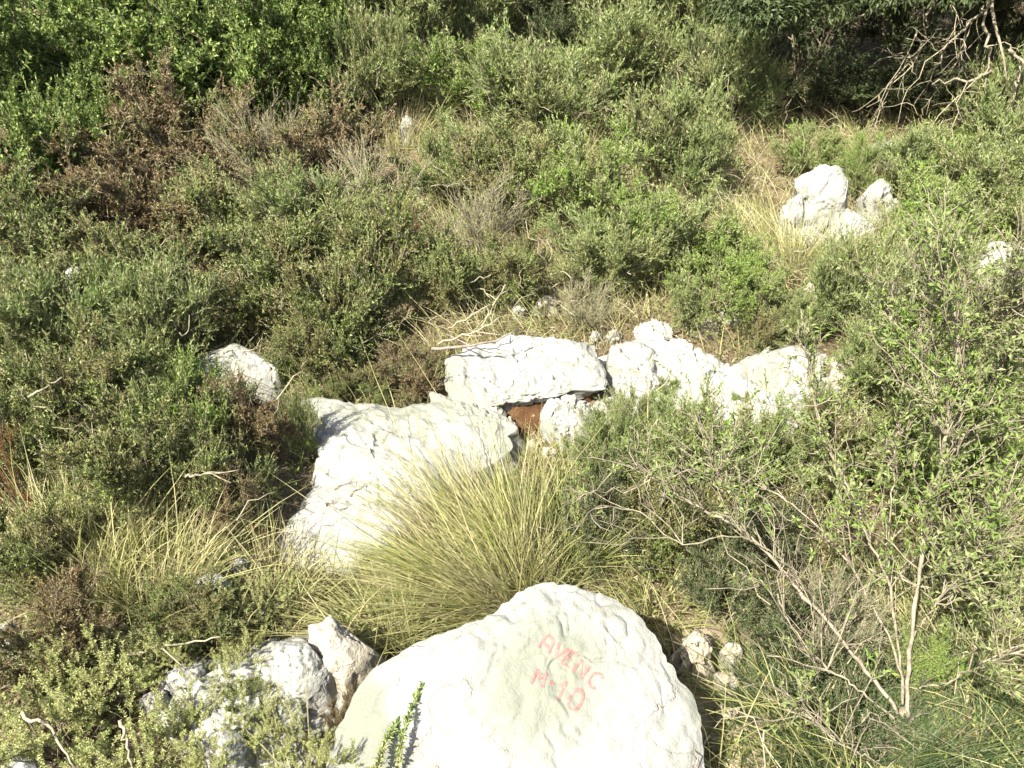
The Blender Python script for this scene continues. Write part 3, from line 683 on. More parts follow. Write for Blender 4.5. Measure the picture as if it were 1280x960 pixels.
SH = [
 # green bush mass in the upper corner
 ('lentisk_bush', 'lentisk', 20, 10, 110, .95, 'bright green lentisk bush filling the upper corner'),
 ('lentisk_bush', 'lentisk', 160, -10, 110, 1.0, 'bright green lentisk bush on the skyline beside the corner bush'),
 ('lentisk_bush', 'lentisk', 300, -5, 105, .95, 'bright green lentisk bush along the top edge above the brown shrub'),
 ('lentisk_bush', 'lentisk', 420, 15, 85, .8, 'yellowish green lentisk bush ending the green thicket'),
 ('lentisk_bush', 'lentisk', 60, 110, 100, .75, 'deep green lentisk bush below the corner bush'),
 ('lentisk_bush', 'lentisk', 190, 75, 95, .75, 'green lentisk bush directly behind the brown withered shrub'),
 ('lentisk_bush', 'lentisk', 320, 80, 90, .7, 'green lentisk bush behind the grey twigs, mid thicket'),
 ('lentisk_bush', 'lentisk', 420, 95, 62, .55, 'small green lentisk bush fringing the olive scrub'),
 ('lentisk_bush', 'lentisk', 15, 200, 80, .65, 'low dark green lentisk bush at the frame edge'),
 ('lentisk_bush', 'lentisk', 105, 165, 60, .5, 'low green lentisk bush touching the brown withered shrub'),
 # withered and heath scrub
 ('withered_shrub', 'brown', 215, 165, 78, .5, 'brown withered shrub standing against the green thicket'),
 ('withered_shrub', 'brown', 300, 205, 70, .42, 'reddish brown shrub with grey stems beside the withered shrub'),
 ('bare_shrub', 'grey', 335, 215, 55, .42, 'leafless grey forked stems rising over the brown shrubs'),
 ('withered_shrub', 'brown', 405, 200, 75, .45, 'brown tipped shrub right of the bare forked stems'),
 ('withered_shrub', 'brown', 90, 245, 70, .42, 'brownish shrub below the low green lentisk'),
 ('withered_shrub', 'brown', 190, 270, 78, .42, 'dull brown shrub under the brown withered shrub'),
 ('heath_shrub', 'heath', 60, 320, 80, .42, 'grey green heath shrub around the deep white stone'),
 ('heath_shrub', 'heath', 290, 290, 75, .4, 'dense dark heath shrub above the half buried rock'),
 ('olive_shrub', 'olive', 390, 285, 68, .38, 'pale olive shrub among dark heaths'),
 ('bare_shrub', 'grey', 455, 255, 60, .36, 'thin grey leafless shrub between heath and olive scrub'),
 ('heath_shrub', 'heath', 490, 320, 78, .40, 'dark green heath shrub with a rusty sprig on top'),
 ('rusty_sprig', 'rust', 505, 290, 24, .26, 'small rusty orange sprig in the heath'),
 ('heath_shrub', 'heath', 150, 360, 75, .38, 'shaggy heath shrub below the deep white stone'),
 ('heath_shrub', 'heath', 335, 365, 78, .40, 'tall dark heath shrub just behind the half buried rock'),
 ('heath_shrub', 'heath', 430, 390, 75, .40, 'dark heath shrub crowding the slab top'),
 ('heath_shrub', 'heath', 385, 440, 48, .28, 'low heath shrub hanging over the slab edge'),
 ('withered_shrub', 'brown', 515, 468, 42, .2, 'small brown heath cushion sitting on the slab joint'),
 ('olive_shrub', 'olive', 60, 420, 74, .38, 'broad pale olive shrub by the frame edge'),
 ('olive_shrub', 'olive', 185, 425, 66, .36, 'feathery olive shrub left of the half buried rock'),
 ('heath_shrub', 'heath', 110, 500, 78, .36, 'dark heath shrub with a fallen pale twig'),
 ('heath_shrub', 'bright', 225, 520, 62, .34, 'fresh green shrub below the half buried rock'),
 ('withered_shrub', 'brown', 308, 535, 52, .28, 'brown tipped heath shrub beside the slab'),
 ('lentisk_bush', 'bright', 376, 540, 24, .26, 'small fresh green bush at the slab edge'),
 ('heath_shrub', 'heath', 20, 560, 62, .34, 'yellowish heath shrub at the frame edge above the pale grass'),
 ('rusty_sprig', 'rust', 12, 600, 30, .32, 'rusty orange sprig at the frame edge'),
 ('heath_shrub', 'heath', 165, 590, 76, .34, 'dark heath shrub behind the pale grass clump'),
 ('heath_shrub', 'heath', 258, 600, 60, .28, 'olive heath shrub left of the broad slab'),
 ('withered_shrub', 'brown', 290, 640, 40, .18, 'low brown and green shrub bordering the broad slab'),
 # olive scrub of the middle distance
 ('olive_shrub', 'olive', 520, 15, 85, .8, 'tall olive shrub at the top edge beside the lentisk thicket'),
 ('olive_shrub', 'olive', 620, 0, 80, .8, 'olive shrub at the top edge left of the dark shrub'),
 ('dark_shrub', 'dark', 695, 50, 48, .55, 'dark grey green shrub amid the olive scrub'),
 ('olive_shrub', 'olive', 760, 5, 80, .8, 'olive shrub at the top edge right of the dark shrub'),
 ('dark_shrub', 'dark', 812, 5, 28, .7, 'small dark bush at the top edge'),
 ('olive_shrub', 'olive', 880, 20, 82, .75, 'olive shrub before the shaded canopy'),
 ('olive_shrub', 'olive', 468, 105, 62, .5, 'grassy olive shrub left of the lone white stone'),
 ('olive_shrub', 'bright', 590, 100, 72, .48, 'fresh green shrub behind the lone white stone'),
 ('olive_shrub', 'olive', 680, 130, 74, .46, 'fine leaved olive shrub below the dark grey green shrub'),
 ('olive_shrub', 'olive', 780, 95, 78, .5, 'wispy olive shrub in the middle of the bank'),
 ('dark_shrub', 'dark', 872, 108, 34, .40, 'small blue green bush on the bank'),
 ('olive_shrub', 'olive', 915, 105, 52, .45, 'olive shrub at the mouth of the dark hollow'),
 ('olive_shrub', 'olive', 575, 215, 62, .32, 'olive shrub in front of the lone white stone'),
 ('olive_shrub', 'heath', 640, 225, 70, .40, 'darker shrub in the centre of the olive scrub'),
 ('olive_shrub', 'bright', 740, 235, 72, .42, 'lush green shrub right of centre on the bank'),
 ('olive_shrub', 'olive', 845, 195, 72, .42, 'olive shrub behind the blonde bending grass'),
 ('bare_shrub', 'grey', 600, 290, 56, .34, 'grey leafless shrub with forked dead twigs above the raised slab'),
 ('heath_shrub', 'heath', 565, 355, 52, .26, 'low heath shrub behind the dead twigs of the raised slab'),
 ('heath_shrub', 'heath', 640, 345, 50, .28, 'green heath shrub behind the cream stone'),
 ('olive_shrub', 'olive', 760, 325, 66, .32, 'olive shrub behind the rounded white rock'),
 ('bare_shrub', 'grey', 730, 385, 40, .18, 'dry grey scrub at the back of the raised slab'),
 ('olive_shrub', 'bright', 845, 300, 66, .34, 'yellow green shrub behind the broken rocks'),
 ('olive_shrub', 'bright', 905, 345, 58, .30, 'yellow green shrub near the pale grey stone'),
 ('olive_shrub', 'bright', 860, 385, 36, .22, 'small bright shrub overhanging the knobbly rock'),
 ('olive_shrub', 'bright', 950, 375, 46, .26, 'bright spiky shrub above the bright white rock'),
 ('heath_shrub', 'heath', 955, 412, 30, .16, 'small heath shrub between grooved and bright white rocks'),
 ('olive_shrub', 'olive', 1005, 402, 34, .18, 'small olive shrub right behind the bright white rock'),
 ('olive_shrub', 'olive', 1065, 375, 56, .34, 'olive shrub right of the cream stone'),
 # bank on the far side of the outcrop
 ('olive_shrub', 'bright', 1010, 190, 38, .26, 'yellow green sprigs just behind the outcrop'),
 ('olive_shrub', 'bright', 1072, 215, 22, .3, 'young yellow green shoot in the outcrop cleft'),
 ('olive_shrub', 'olive', 1140, 212, 48, .26, 'olive shrub behind the narrow upright rock'),
 ('olive_shrub', 'bright', 1205, 200, 60, .32, 'green shrub in front of the dark hollow'),
 ('olive_shrub', 'olive', 1275, 165, 62, .5, 'olive shrub at the frame edge under hanging branches'),
 ('olive_shrub', 'bright', 1170, 270, 62, .34, 'loose green shrub right of the outcrop'),
 ('olive_shrub', 'olive', 1260, 250, 66, .40, 'olive shrub above the edge rock'),
 ('olive_shrub', 'olive', 1150, 345, 62, .32, 'grassy olive shrub behind the tall shrub stems'),
 ('olive_shrub', 'olive', 1270, 395, 60, .26, 'olive shrub below the edge rock'),
 ('olive_shrub', 'bright', 1240, 470, 66, .32, 'green shrub tangled with the tall shrub'),
 ('olive_shrub', 'olive', 1110, 460, 58, .28, 'olive undergrowth shrub right of the small creamy rock'),
 ('olive_shrub', 'bright', 1270, 600, 60, .36, 'bright green shrub crowding the frame edge'),
 ('heath_shrub', 'heath', 1060, 560, 64, .26, 'olive shrub under the tall shrub branches'),
 ('olive_shrub', 'bright', 1180, 590, 66, .34, 'leafy green shrub behind the forked stem'),
 # under and left of the tall shrub; 'shade' kinds carry its shade in leaf colour
 ('heath_shrub', 'olive', 860, 565, 66, .24, 'feathery shrub between tussock and broken rocks'),
 ('olive_shrub', 'bright', 788, 522, 34, .20, 'bright green sprigs before the rounded white rock'),
 ('olive_shrub', 'olive', 760, 580, 50, .22, 'greyish shrub right of the straw tussock'),
 ('olive_shrub', 'olive', 955, 570, 52, .22, 'thin grey green shrub below the low white rock'),
 ('heath_shrub', 'heath', 830, 660, 60, .24, 'dark green shrub behind the boulder top'),
 ('heath_shrub', 'shade', 745, 655, 52, .26, 'dark-leaved shrub against the straw tussock'),
 ('heath_shrub', 'shade', 950, 680, 56, .22, 'shrub with shade-coloured leaves under the long pale branch'),
 ('heath_shrub', 'shade', 990, 795, 66, .22, 'low shrub with shade-coloured leaves below the tall shrub'),
 ('bare_shrub', 'grey', 1040, 790, 58, .24, 'thin bare shrub tangled under the long pale branch'),
 ('olive_shrub', 'bright', 1150, 840, 34, .18, 'small leafy shoots round the tall shrub base'),
 ('heath_shrub', 'shade', 1070, 895, 66, .20, 'low growth with shade-coloured leaves in front of the tall shrub base'),
 ('heath_shrub', 'shade', 905, 745, 56, .20, 'low shrub with shade-coloured leaves above the cream stones'),
 ('olive_shrub', 'bright', 1230, 740, 62, .26, 'yellow green shrub right of the tall shrub base'),
 # bottom: foreground sprigs
 ('heath_shrub', 'heath', 250, 770, 46, .16, 'low bright moss green cushion under a fallen stem'),
 ('heath_shrub', 'brown', 70, 800, 60, .24, 'brown heath shrub above the foreground sprigs'),
 ('heath_shrub', 'heath', 40, 700, 60, .26, 'green heath shrub beside the pale grass clump'),
 ('sprig_shrub', 'sprig', 60, 905, 70, .20, 'pale leaved sprigs by the mossy grey stone'),
 ('sprig_shrub', 'sprig', 130, 850, 60, .18, 'pale green upright sprigs left of the shaded stones'),
 ('sprig_shrub', 'sprig', 180, 965, 62, .14, 'pale sprigs at the bottom left of the smooth grey stone'),
 ('sprig_shrub', 'sprig', 318, 905, 40, .10, 'sparse sprigs over the rubble left of the boulder'),
 ('sprig_shrub', 'sprig', 400, 970, 46, .16, 'yellowish sprigs at the bottom against the boulder'),
 ('sprig_shrub', 'sprig', 320, 765, 40, .12, 'tiny leaved sprigs behind the pitted rock'),
 ('olive_shrub', 'bright', 832, 484, 15, .09, 'small bright sprigs in the crack left of the grooved rock'),
 ('olive_shrub', 'bright', 926, 506, 14, .08, 'small bright sprigs in the dark cleft of the broken rocks'),
 ('olive_shrub', 'olive', 1030, 505, 20, .10, 'small olive shrub at the front corner of the broken rocks'),
 ('heath_shrub', 'heath', 470, 478, 30, .13, 'low heath cushion on the upper rim of the broad slab'),
 ('heath_shrub', 'heath', 425, 484, 24, .12, 'small heath cushion at the upper corner of the broad slab'),
 ('lentisk_bush', 'lentisk', 10, 260, 46, .34, 'small dense green bush low on the frame edge'),
 ('sprig_shrub', 'sprig', 232, 900, 36, .12, 'small sprigs in a crack of the low broken pale rock'),
 ('sprig_shrub', 'sprig', 292, 838, 34, .11, 'small sprigs at the back of the low broken pale rock'),
 ('sprig_shrub', 'sprig', 262, 960, 40, .13, 'sprigs at the bottom edge before the smooth grey stone'),
 ('sprig_shrub', 'sprig', 352, 925, 34, .12, 'sprigs growing over the white stone beside the boulder'),
 ('sprig_shrub', 'sprig', 205, 820, 40, .13, 'sprigs behind the low broken pale rock, near the fallen stem'),
 ('heath_shrub', 'heath', 300, 880, 26, .09, 'tiny green cushion in the middle of the low broken pale rock'),
 ('heath_shrub', 'brown', 430, 905, 22, .14, 'little brown dry shrub on the boulder edge'),
]
for (nm, kd, cx, cy, rp, h, lb) in SH:
    shrub(nm, kd, cx, cy, rp, h, lb)

# ---- grass tufts
def tuft(name, px, py, n, L, W, spread, bias, mat, label, seed, cat='grass tuft', base=.05, droop=.5, k=5, ragged=.25):
    rng = np.random.default_rng(seed)
    c = hit(px, py)
    a = rng.uniform(0, 2 * math.pi, n); rr = base * np.sqrt(rng.uniform(0, 1, n))
    P = np.stack([np.cos(a) * rr, np.sin(a) * rr, np.zeros(n)], 1)
    P[:, 2] = ground_z(P[:, 0] + c[0], P[:, 1] + c[1]) - c[2] - .01
    D = unit(np.stack([np.cos(a) * spread * rng.uniform(.1, 1, n), np.sin(a) * spread * rng.uniform(.1, 1, n), np.ones(n)], 1) + np.array(bias) + rng.normal(0, .12, (n, 3)))
    ln = L * rng.uniform(.40, 1.08, n) * np.clip(1 + ragged * vnoise(np.stack([np.cos(a) * 2.2, np.sin(a) * 2.2, rr * 30], 1), seed + 5), .3, 1.2)
    D = unit(D + ragged * .35 * np.stack([vnoise(P * 28 + 1, seed), vnoise(P * 28 + 7, seed + 1), 0 * a], 1))
    bend = np.stack([D[:, 0], D[:, 1], -np.abs(rng.normal(1, .4, n)) * .6], 1) * droop + rng.normal(0, .12, (n, 3))
    bk = rng.uniform(0, 1, n) < ragged * .3
    bend[bk] += rng.normal(0, .45, (int(bk.sum()), 3)) - np.array([0, 0, .3])
    g = Geo(); add_blades(g, P, D, ln, W * rng.uniform(.6, 1.3, n), bend, rng, k)
    e = empty(name, c, label, cat)
    link('blades', g.mesh('blades', M[mat], False), e, 'stuff')
    return e

tuft('grass_tussock', 632, 738, 5600, .36, .0032, .72, (-.56, .22, 0), 'tussock', 'big straw green grass tussock fanning out behind the boulder', 1, 'grass tussock', base=.14, droop=.36, k=6, ragged=.8)
tuft('grass_tussock', 705, 690, 1300, .27, .0030, .8, (.0, .15, 0), 'grass', 'thinner grass tussock leaning against the big straw tussock', 2, 'grass tussock', base=.12, droop=.4, k=5)
tuft('grass_tussock', 480, 795, 1300, .20, .0030, .9, (-.5, .0, 0), 'grass', 'low green grass skirt at the tussock foot', 3, 'grass tussock', base=.09, droop=.5)
TU = [(110, 720, 900, .34, 'straw', 'pale upright grass clump in the heath', .5, (0, .1, 0)), (195, 735, 800, .30, 'straw', 'second pale grass clump right of the upright one', .5, (0.05, .1, 0)), (50, 690, 500, .28, 'straw', 'small pale grass clump near the frame edge', .5, (0, .1, 0)),
      (950, 300, 550, .28, 'straw', 'blonde grass bending beside the outcrop', .5, (-.45, .2, -.2)), (905, 270, 500, .28, 'grass', 'blonde grass behind the bending clump', .6, (-.4, .2, -.2)), (985, 335, 700, .34, 'straw', 'short blonde grass below the outcrop rubble', .8, (-.2, 0, 0)),
      (870, 225, 350, .28, 'grass', 'dry grass high on the bank', .6, (-.3, .2, 0)), (1060, 335, 600, .30, 'straw', 'dry grass at the foot of the broad outcrop block', .8, (0, 0, 0)),
      (1140, 300, 700, .34, 'grass', 'green grass right of the flat grey slab', .7, (.1, 0, 0)), (1210, 350, 700, .36, 'straw', 'dry grass by the edge rock', .7, (0, 0, 0)),
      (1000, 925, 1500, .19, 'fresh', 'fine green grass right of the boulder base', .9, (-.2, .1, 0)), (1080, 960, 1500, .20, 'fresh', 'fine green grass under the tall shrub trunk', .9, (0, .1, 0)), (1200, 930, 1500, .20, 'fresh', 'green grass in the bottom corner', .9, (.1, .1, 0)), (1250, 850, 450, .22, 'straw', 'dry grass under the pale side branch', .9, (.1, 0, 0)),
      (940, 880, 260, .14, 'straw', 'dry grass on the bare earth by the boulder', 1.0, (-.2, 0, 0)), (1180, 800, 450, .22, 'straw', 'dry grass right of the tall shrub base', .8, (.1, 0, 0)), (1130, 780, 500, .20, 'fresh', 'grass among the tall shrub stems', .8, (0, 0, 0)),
      (715, 590, 380, .13, 'grass', 'green grass right of the slab corner below the red soil', .8, (-.1, 0, 0)), (650, 600, 380, .13, 'straw', 'dry grass at the front corner of the broad slab', .8, (-.2, 0, 0)), (285, 475, 260, .18, 'straw', 'yellow grass tuft before the half buried rock', .7, (0, 0, 0)), (330, 745, 500, .2, 'grass', 'grey green grass left of the low tussock skirt', .8, (-.1, 0, 0)), (820, 740, 500, .22, 'straw', 'dry grass tuft behind the boulder shoulder', .8, (0, .1, 0)),
      (880, 640, 600, .3, 'straw', 'dry grass under the long pale branch tips', .8, (-.1, 0, 0)), (1230, 690, 600, .3, 'straw', 'dry grass left of the crowding green shrub', .8, (0, 0, 0)), (700, 215, 600, .36, 'straw', 'dry grass streak between olive shrubs', .6, (-.2, .1, 0)), (500, 175, 500, .34, 'straw', 'dry grass by the lone white stone', .6, (0, .1, 0))]
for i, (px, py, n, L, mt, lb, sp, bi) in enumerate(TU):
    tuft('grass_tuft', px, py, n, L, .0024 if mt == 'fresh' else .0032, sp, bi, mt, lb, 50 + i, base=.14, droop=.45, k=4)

# ---- tall multi-stemmed shrub on the near side
def tall_shrub():
    rng = np.random.default_rng(77)
    base = hit(1132, 908)
    e = empty('tall_shrub', base, 'tall open shrub with pale grey branches and sparse bright leaves', 'shrub')
    s0 = np.linalg.norm(base - CAM)
    BR = [  # (px, py, slant) traced limbs, start radius
        ([(1122, 892, 1.93), (1085, 838, 1.92), (1040, 780, 1.93), (1004, 738, 1.95), (960, 690, 1.97), (915, 655, 1.98), (870, 628, 1.99), (836, 612, 2.0)], .013),
        ([(1118, 898, 1.92), (1060, 852, 1.88), (1010, 812, 1.86), (984, 776, 1.86), (972, 742, 1.87)], .007),
        ([(1134, 890, 1.95), (1140, 800, 1.96), (1146, 720, 1.97), (1156, 660, 1.95), (1176, 585, 1.93), (1190, 520, 1.91), (1198, 455, 1.9), (1196, 400, 1.9), (1186, 340, 1.91), (1176, 285, 1.92)], .014),
        ([(1128, 880, 1.97), (1122, 800, 2.05), (1110, 715, 2.12), (1080, 650, 2.17), (1050, 600, 2.2), (1024, 540, 2.24), (1010, 480, 2.27), (1018, 420, 2.3)], .010),
        ([(1198, 450, 1.9), (1216, 420, 1.89), (1240, 405, 1.88), (1262, 380, 1.87), (1280, 372, 1.86)], .006),
        ([(1150, 860, 1.94), (1190, 850, 1.9), (1240, 826, 1.88), (1300, 806, 1.86)], .006),
        ([(1130, 860, 1.99), (1100, 770, 2.04), (1062, 700, 2.08), (1010, 640, 2.12), (960, 610, 2.14), (900, 590, 2.15), (850, 560, 2.16)], .008),
        ([(1160, 650, 2.07), (1180, 590, 2.02), (1215, 540, 2.0), (1240, 500, 1.98), (1262, 440, 1.97)], .006),
        ([(1110, 715, 2.12), (1112, 640, 2.10), (1120, 560, 2.12), (1130, 480, 2.14), (1122, 400, 2.17), (1110, 350, 2.2)], .006),
        ([(1140, 800, 1.99), (1180, 740, 1.95), (1225, 690, 1.93), (1262, 640, 1.92)], .006),
        ([(1176, 585, 2.10), (1160, 500, 2.12), (1150, 420, 2.15), (1142, 340, 2.2)], .005),
        ([(1004, 738, 1.95), (985, 700, 1.93), (940, 668, 1.92), (890, 668, 1.93), (848, 690, 1.95), (800, 630, 1.97), (744, 636, 1.98)], .0045),
        ([(1100, 950, 1.9), (1050, 930, 1.86), (1000, 890, 1.86)], .004),
        ([(836, 612, 2.0), (800, 590, 2.01), (770, 575, 2.02)], .004),
        ([(960, 690, 1.97), (930, 640, 2.0), (900, 600, 2.03), (880, 560, 2.05)], .004),
    ]
    allc = []
    for i, (pts, r0) in enumerate(BR):
        C = smooth_line([at(*q) for q in pts], 18)
        C[1:-1] += rng.normal(0, .004, (16, 3))
        R = np.linspace(r0 * .31, r0 * .17 + .0006, 36) * (1 + .16 * rng.normal(0, 1, 36))
        C = smooth_line(C, 36); C[1:-1] += rng.normal(0, .0016, (34, 3))
        g = Geo(); add_tubes(g, (C - base)[None], R[None], 7)
        link('branch', g.mesh('branch', M['bark'], True), e)
        allc.append(C[::2])
    # root collar
    g = Geo()
    C = smooth_line([base + np.array([0, 0, -.05]), base + np.array([.0, .0, .03]), at(1130, 890, 1.96)], 8)
    add_tubes(g, (C - base)[None], np.linspace(.018, .010, 8)[None], 8)
    link('trunk', g.mesh('trunk', M['bark'], True), e)
    # twigs
    A = np.stack([c for c in allc])
    idx = rng.choice([0, 1, 2, 3, 4, 5, 6, 7, 8, 9, 10, 11, 12, 13, 14], 420, p=np.array([.5, .4, 1.5, 1.1, 1.2, .5, .5, 1.3, 1.2, 1.4, 1.2, .4, .3, .3, .4]) / 12.2); tt = rng.uniform(.22, 1, 420) ** .8 * 16.9
    i0 = tt.astype(int); S = A[idx, i0]; T = unit(A[idx, i0 + 1] - A[idx, i0])
    D = unit(T * .7 + np.array([0, -.05, .55]) + rng.normal(0, .55, S.shape))
    L = rng.uniform(.07, .24, len(S))
    C2 = curve_pts(S, S + D * L[:, None], 6, rng, rng.normal(0, .012, S.shape), .03)
    g = Geo(); add_tubes(g, C2 - base, np.linspace(.0017, .0008, 6)[None].repeat(len(S), 0), 4)
    # finer twigs
    n3 = 4
    ii = np.repeat(np.arange(len(S)), n3); k3 = rng.integers(1, 5, len(ii))
    S3 = C2[ii, k3]; D3 = unit(D[ii] * .8 + rng.normal(0, .5, S3.shape) + np.array([0, 0, .3])); L3 = rng.uniform(.04, .11, len(ii))
    C3 = curve_pts(S3, S3 + D3 * L3[:, None], 4, rng, rng.normal(0, .006, S3.shape), .03)
    add_tubes(g, C3 - base, np.linspace(.0013, .0007, 4)[None].repeat(len(S3), 0), 3)
    link('twigs', g.mesh('twigs', M['bark'], True), e, 'stuff')
    # leaves: mostly on the upper, right-hand growth
    leafy = rng.uniform(0, 1, len(C3)) < np.where(np.isin(idx[ii], [0, 1, 11, 12, 13]), .18, .85)
    Cl = C3[leafy]
    n4 = 12
    t4 = rng.uniform(.1, 1, (len(Cl), n4)) * 2.99
    j0 = t4.astype(int); fr = (t4 - j0)[..., None]; rows = np.arange(len(Cl))[:, None]
    P = (Cl[rows, j0] * (1 - fr) + Cl[rows, j0 + 1] * fr).reshape(-1, 3)
    Tl = np.repeat(unit(Cl[:, -1] - Cl[:, 0]), n4, 0)
    g = Geo(); n = len(P)
    add_leaves(g, P - base, Tl * .6 + rng.normal(0, .6, P.shape), rng.uniform(.010, .020, n), rng.uniform(.0040, .0075, n), rng)
    link('foliage', g.mesh('foliage', M['airy'], False), e, 'stuff')
tall_shrub()

# ---- tree with hanging bare branches, shading the hollow
def shade_tree():
    rng = np.random.default_rng(5)
    base = hit(1370, 190)
    e = empty('shade_tree', base, 'low spreading tree with bare hanging branches over a dark hollow', 'tree')
    top = base + np.array([-.2, .25, 1.25])
    C = smooth_line([base + np.array([0, 0, -.1]), base + np.array([.05, .02, .4]), base + np.array([-.05, .1, .85]), top], 12)
    g = Geo(); add_tubes(g, (C - base)[None], np.linspace(.075, .045, 12)[None], 9); link('trunk', g.mesh('trunk', M['bark'], True), e)
    bs = np.linalg.norm(base - CAM)
    LIMB = [[(1250, -60, 5.1), (1236, 0, 5.0), (1246, 38, 4.95), (1262, 62, 4.9), (1258, 100, 4.85)], [(1236, 0, 5.0), (1236, 40, 4.95), (1238, 80, 4.92), (1228, 108, 4.9), (1234, 118, 4.9)], [(1240, -10, 5.0), (1215, 30, 4.95), (1180, 58, 4.9), (1168, 82, 4.88)],
            [(1238, 85, 4.92), (1220, 98, 4.85), (1190, 100, 4.83), (1165, 106, 4.82)], [(1250, -60, 5.1), (1180, -20, 5.05), (1100, 10, 5.0), (1040, 40, 4.95)], [(1180, -20, 5.05), (1150, 40, 4.95), (1140, 90, 4.9)], [(1262, 62, 4.9), (1276, 80, 4.85), (1270, 112, 4.8)]]
    cs = []
    for i, L in enumerate(LIMB):
        c = smooth_line([at(*q) for q in L], 14); c[1:-1] += rng.normal(0, .012, (12, 3))
        if i in (0, 4): c = np.vstack([smooth_line([top, at(*L[0])], 4)[:-1], c]); c = smooth_line(c, 14)
        g = Geo(); add_tubes(g, (c - base)[None], np.linspace(.020 if i in (0, 4) else .009, .004, 14)[None], 6)
        link('limb', g.mesh('limb', M['bark'], True), e); cs.append(c)
    A = np.stack(cs)
    N = 26
    idx = rng.integers(0, len(A), N); k = rng.integers(3, 13, N)
    S = A[idx, k]; D = unit(np.array([-.25, .0, -.6]) + rng.normal(0, .5, (N, 3))); L = rng.uniform(.15, .5, N)
    C2 = curve_pts(S, S + D * L[:, None], 7, rng, rng.normal(0, .03, S.shape), .03)
    g = Geo(); add_tubes(g, C2 - base, np.linspace(.0034, .0014, 7)[None].repeat(N, 0), 4)
    ii = np.repeat(np.arange(N), 3); S3 = C2[ii, rng.integers(1, 6, len(ii))]
    D3 = unit(D[ii] * .7 + rng.normal(0, .6, S3.shape)); C3 = curve_pts(S3, S3 + D3 * rng.uniform(.06, .2, len(ii))[:, None], 4, rng, rng.normal(0, .01, S3.shape), .04)
    add_tubes(g, C3 - base, np.linspace(.002, .001, 4)[None].repeat(len(ii), 0), 3)
    link('hanging_twigs', g.mesh('hanging_twigs', M['dead'], True), e, 'stuff')
    # crown: clumps of leaves in a low umbrella
    nc = 240
    cx = rng.uniform(1.1, 4.6, nc); cy = rng.uniform(4.15, 7.0, nc)
    dx = (cx - 3.0) / 1.9; dy = (cy - 5.5) / 1.5
    cz = 1.02 + .75 * np.clip(1 - dx * dx - dy * dy * .6, 0, 1) * rng.uniform(.3, 1, nc) + .14 * np.clip(cy - 4.7, -1, 3)
    cz += np.clip(4.6 - cy, 0, 1) * .25
    cc = np.stack([cx, cy, cz], 1)
    n = 120000
    w_ = rng.integers(0, nc, n)
    v = rng.normal(0, 1, (n, 3)); v = unit(v) * rng.uniform(.3, 1, (n, 1)) ** .6
    P = cc[w_] + v * np.array([.22, .22, .15])
    g = Geo(); add_leaves(g, P - base, v + rng.normal(0, .5, v.shape), rng.uniform(.025, .045, n), rng.uniform(.009, .016, n), rng)
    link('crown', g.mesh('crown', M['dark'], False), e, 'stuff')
    # inner boughs carrying the crown
    g = Geo()
    A_ = np.repeat(top[None], 60, 0); B_ = cc[rng.permutation(nc)[:60]]
    Cb = curve_pts(A_, B_, 7, rng, np.array([[0, 0, .12]]).repeat(60, 0), .02)
    add_tubes(g, Cb - base, np.linspace(.014, .004, 7)[None].repeat(60, 0), 5)
    link('boughs', g.mesh('boughs', M['twig'], True), e, 'stuff')
shade_tree()

# thicket closing the hollow behind, leaf colour darkened to deepen its shade
shrub('dark_shrub', 'dark', 1010, 85, 85, 1.0, 'shrub with shade-coloured leaves at the back of the hollow', frac=.08)
shrub('dark_shrub', 'dark', 1130, 80, 95, 1.1, 'thicket with shade-coloured leaves inside the hollow', frac=.05)
shrub('dark_shrub', 'dark', 1245, 80, 90, 1.1, 'bush with shade-coloured leaves behind the hanging branches', frac=.05)

shrub('dark_shrub', 'dark', 1085, 125, 62, .25, 'low growth with shade-coloured leaves on the floor of the hollow', frac=.3)  # low growth added so its dark leaves paint shade on the hollow floor
shrub('dark_shrub', 'dark', 1165, 122, 55, .25, 'low growth with shade-coloured leaves below the hanging branches', frac=.3)
shrub('dark_shrub', 'dark', 1025, 120, 45, .30, 'low growth with shade-coloured leaves at the near lip of the hollow', frac=.3)

# ---- dead twigs lying on the stone, fallen stems
def twig(label, pts, r0, mat='deadbrown', name='dead_twig', cat='twig', forks=2, seed=0):
    rng = np.random.default_rng(seed)
    P = [hit(px, py, dz) for px, py, dz in pts]
    C = smooth_line(P, 12); b = C[0].copy()
    C[1:-1] += rng.normal(0, .003, (10, 3))
    g = Geo(); add_tubes(g, (C - b)[None], np.linspace(r0, r0 * .45, 12)[None], 6)
    o = link(name, g.mesh(name, M[mat], True)); o.location = b
    tag(o, label, cat)
    for k in range(forks):
        i = rng.integers(3, 10); T = unit(C[i + 1] - C[i])
        D = unit(T + rng.normal(0, .6, 3)); D[2] = abs(D[2]) * .3
        c = smooth_line([C[i], C[i] + D * .04, C[i] + D * .09 + rng.normal(0, .01, 3)], 6)
        g = Geo(); add_tubes(g, (c - b)[None], np.linspace(r0 * .6, r0 * .3, 6)[None], 5)
        link('side_shoot', g.mesh('side_shoot', M[mat], True), o)
    return o
twig('forked dark twig lying on the broad slab', [(418, 612, .135), (432, 606, .14), (444, 600, .145), (452, 612, .14)], .0035, forks=1, seed=1)
twig('tiny dark twig on the broad slab below the forked one', [(408, 632, .135), (414, 629, .135), (420, 628, .135)], .003, forks=0, seed=2)
twig('long dark stick lying behind the raised slab', [(540, 436, .17), (575, 433, .20), (610, 428, .21), (632, 424, .21), (645, 412, .22)], .006, forks=2, seed=3)
twig('thin grey stick above the long dark stick', [(548, 430, .2), (575, 420, .22), (600, 412, .24), (625, 396, .25)], .004, 'dead', forks=3, seed=4)
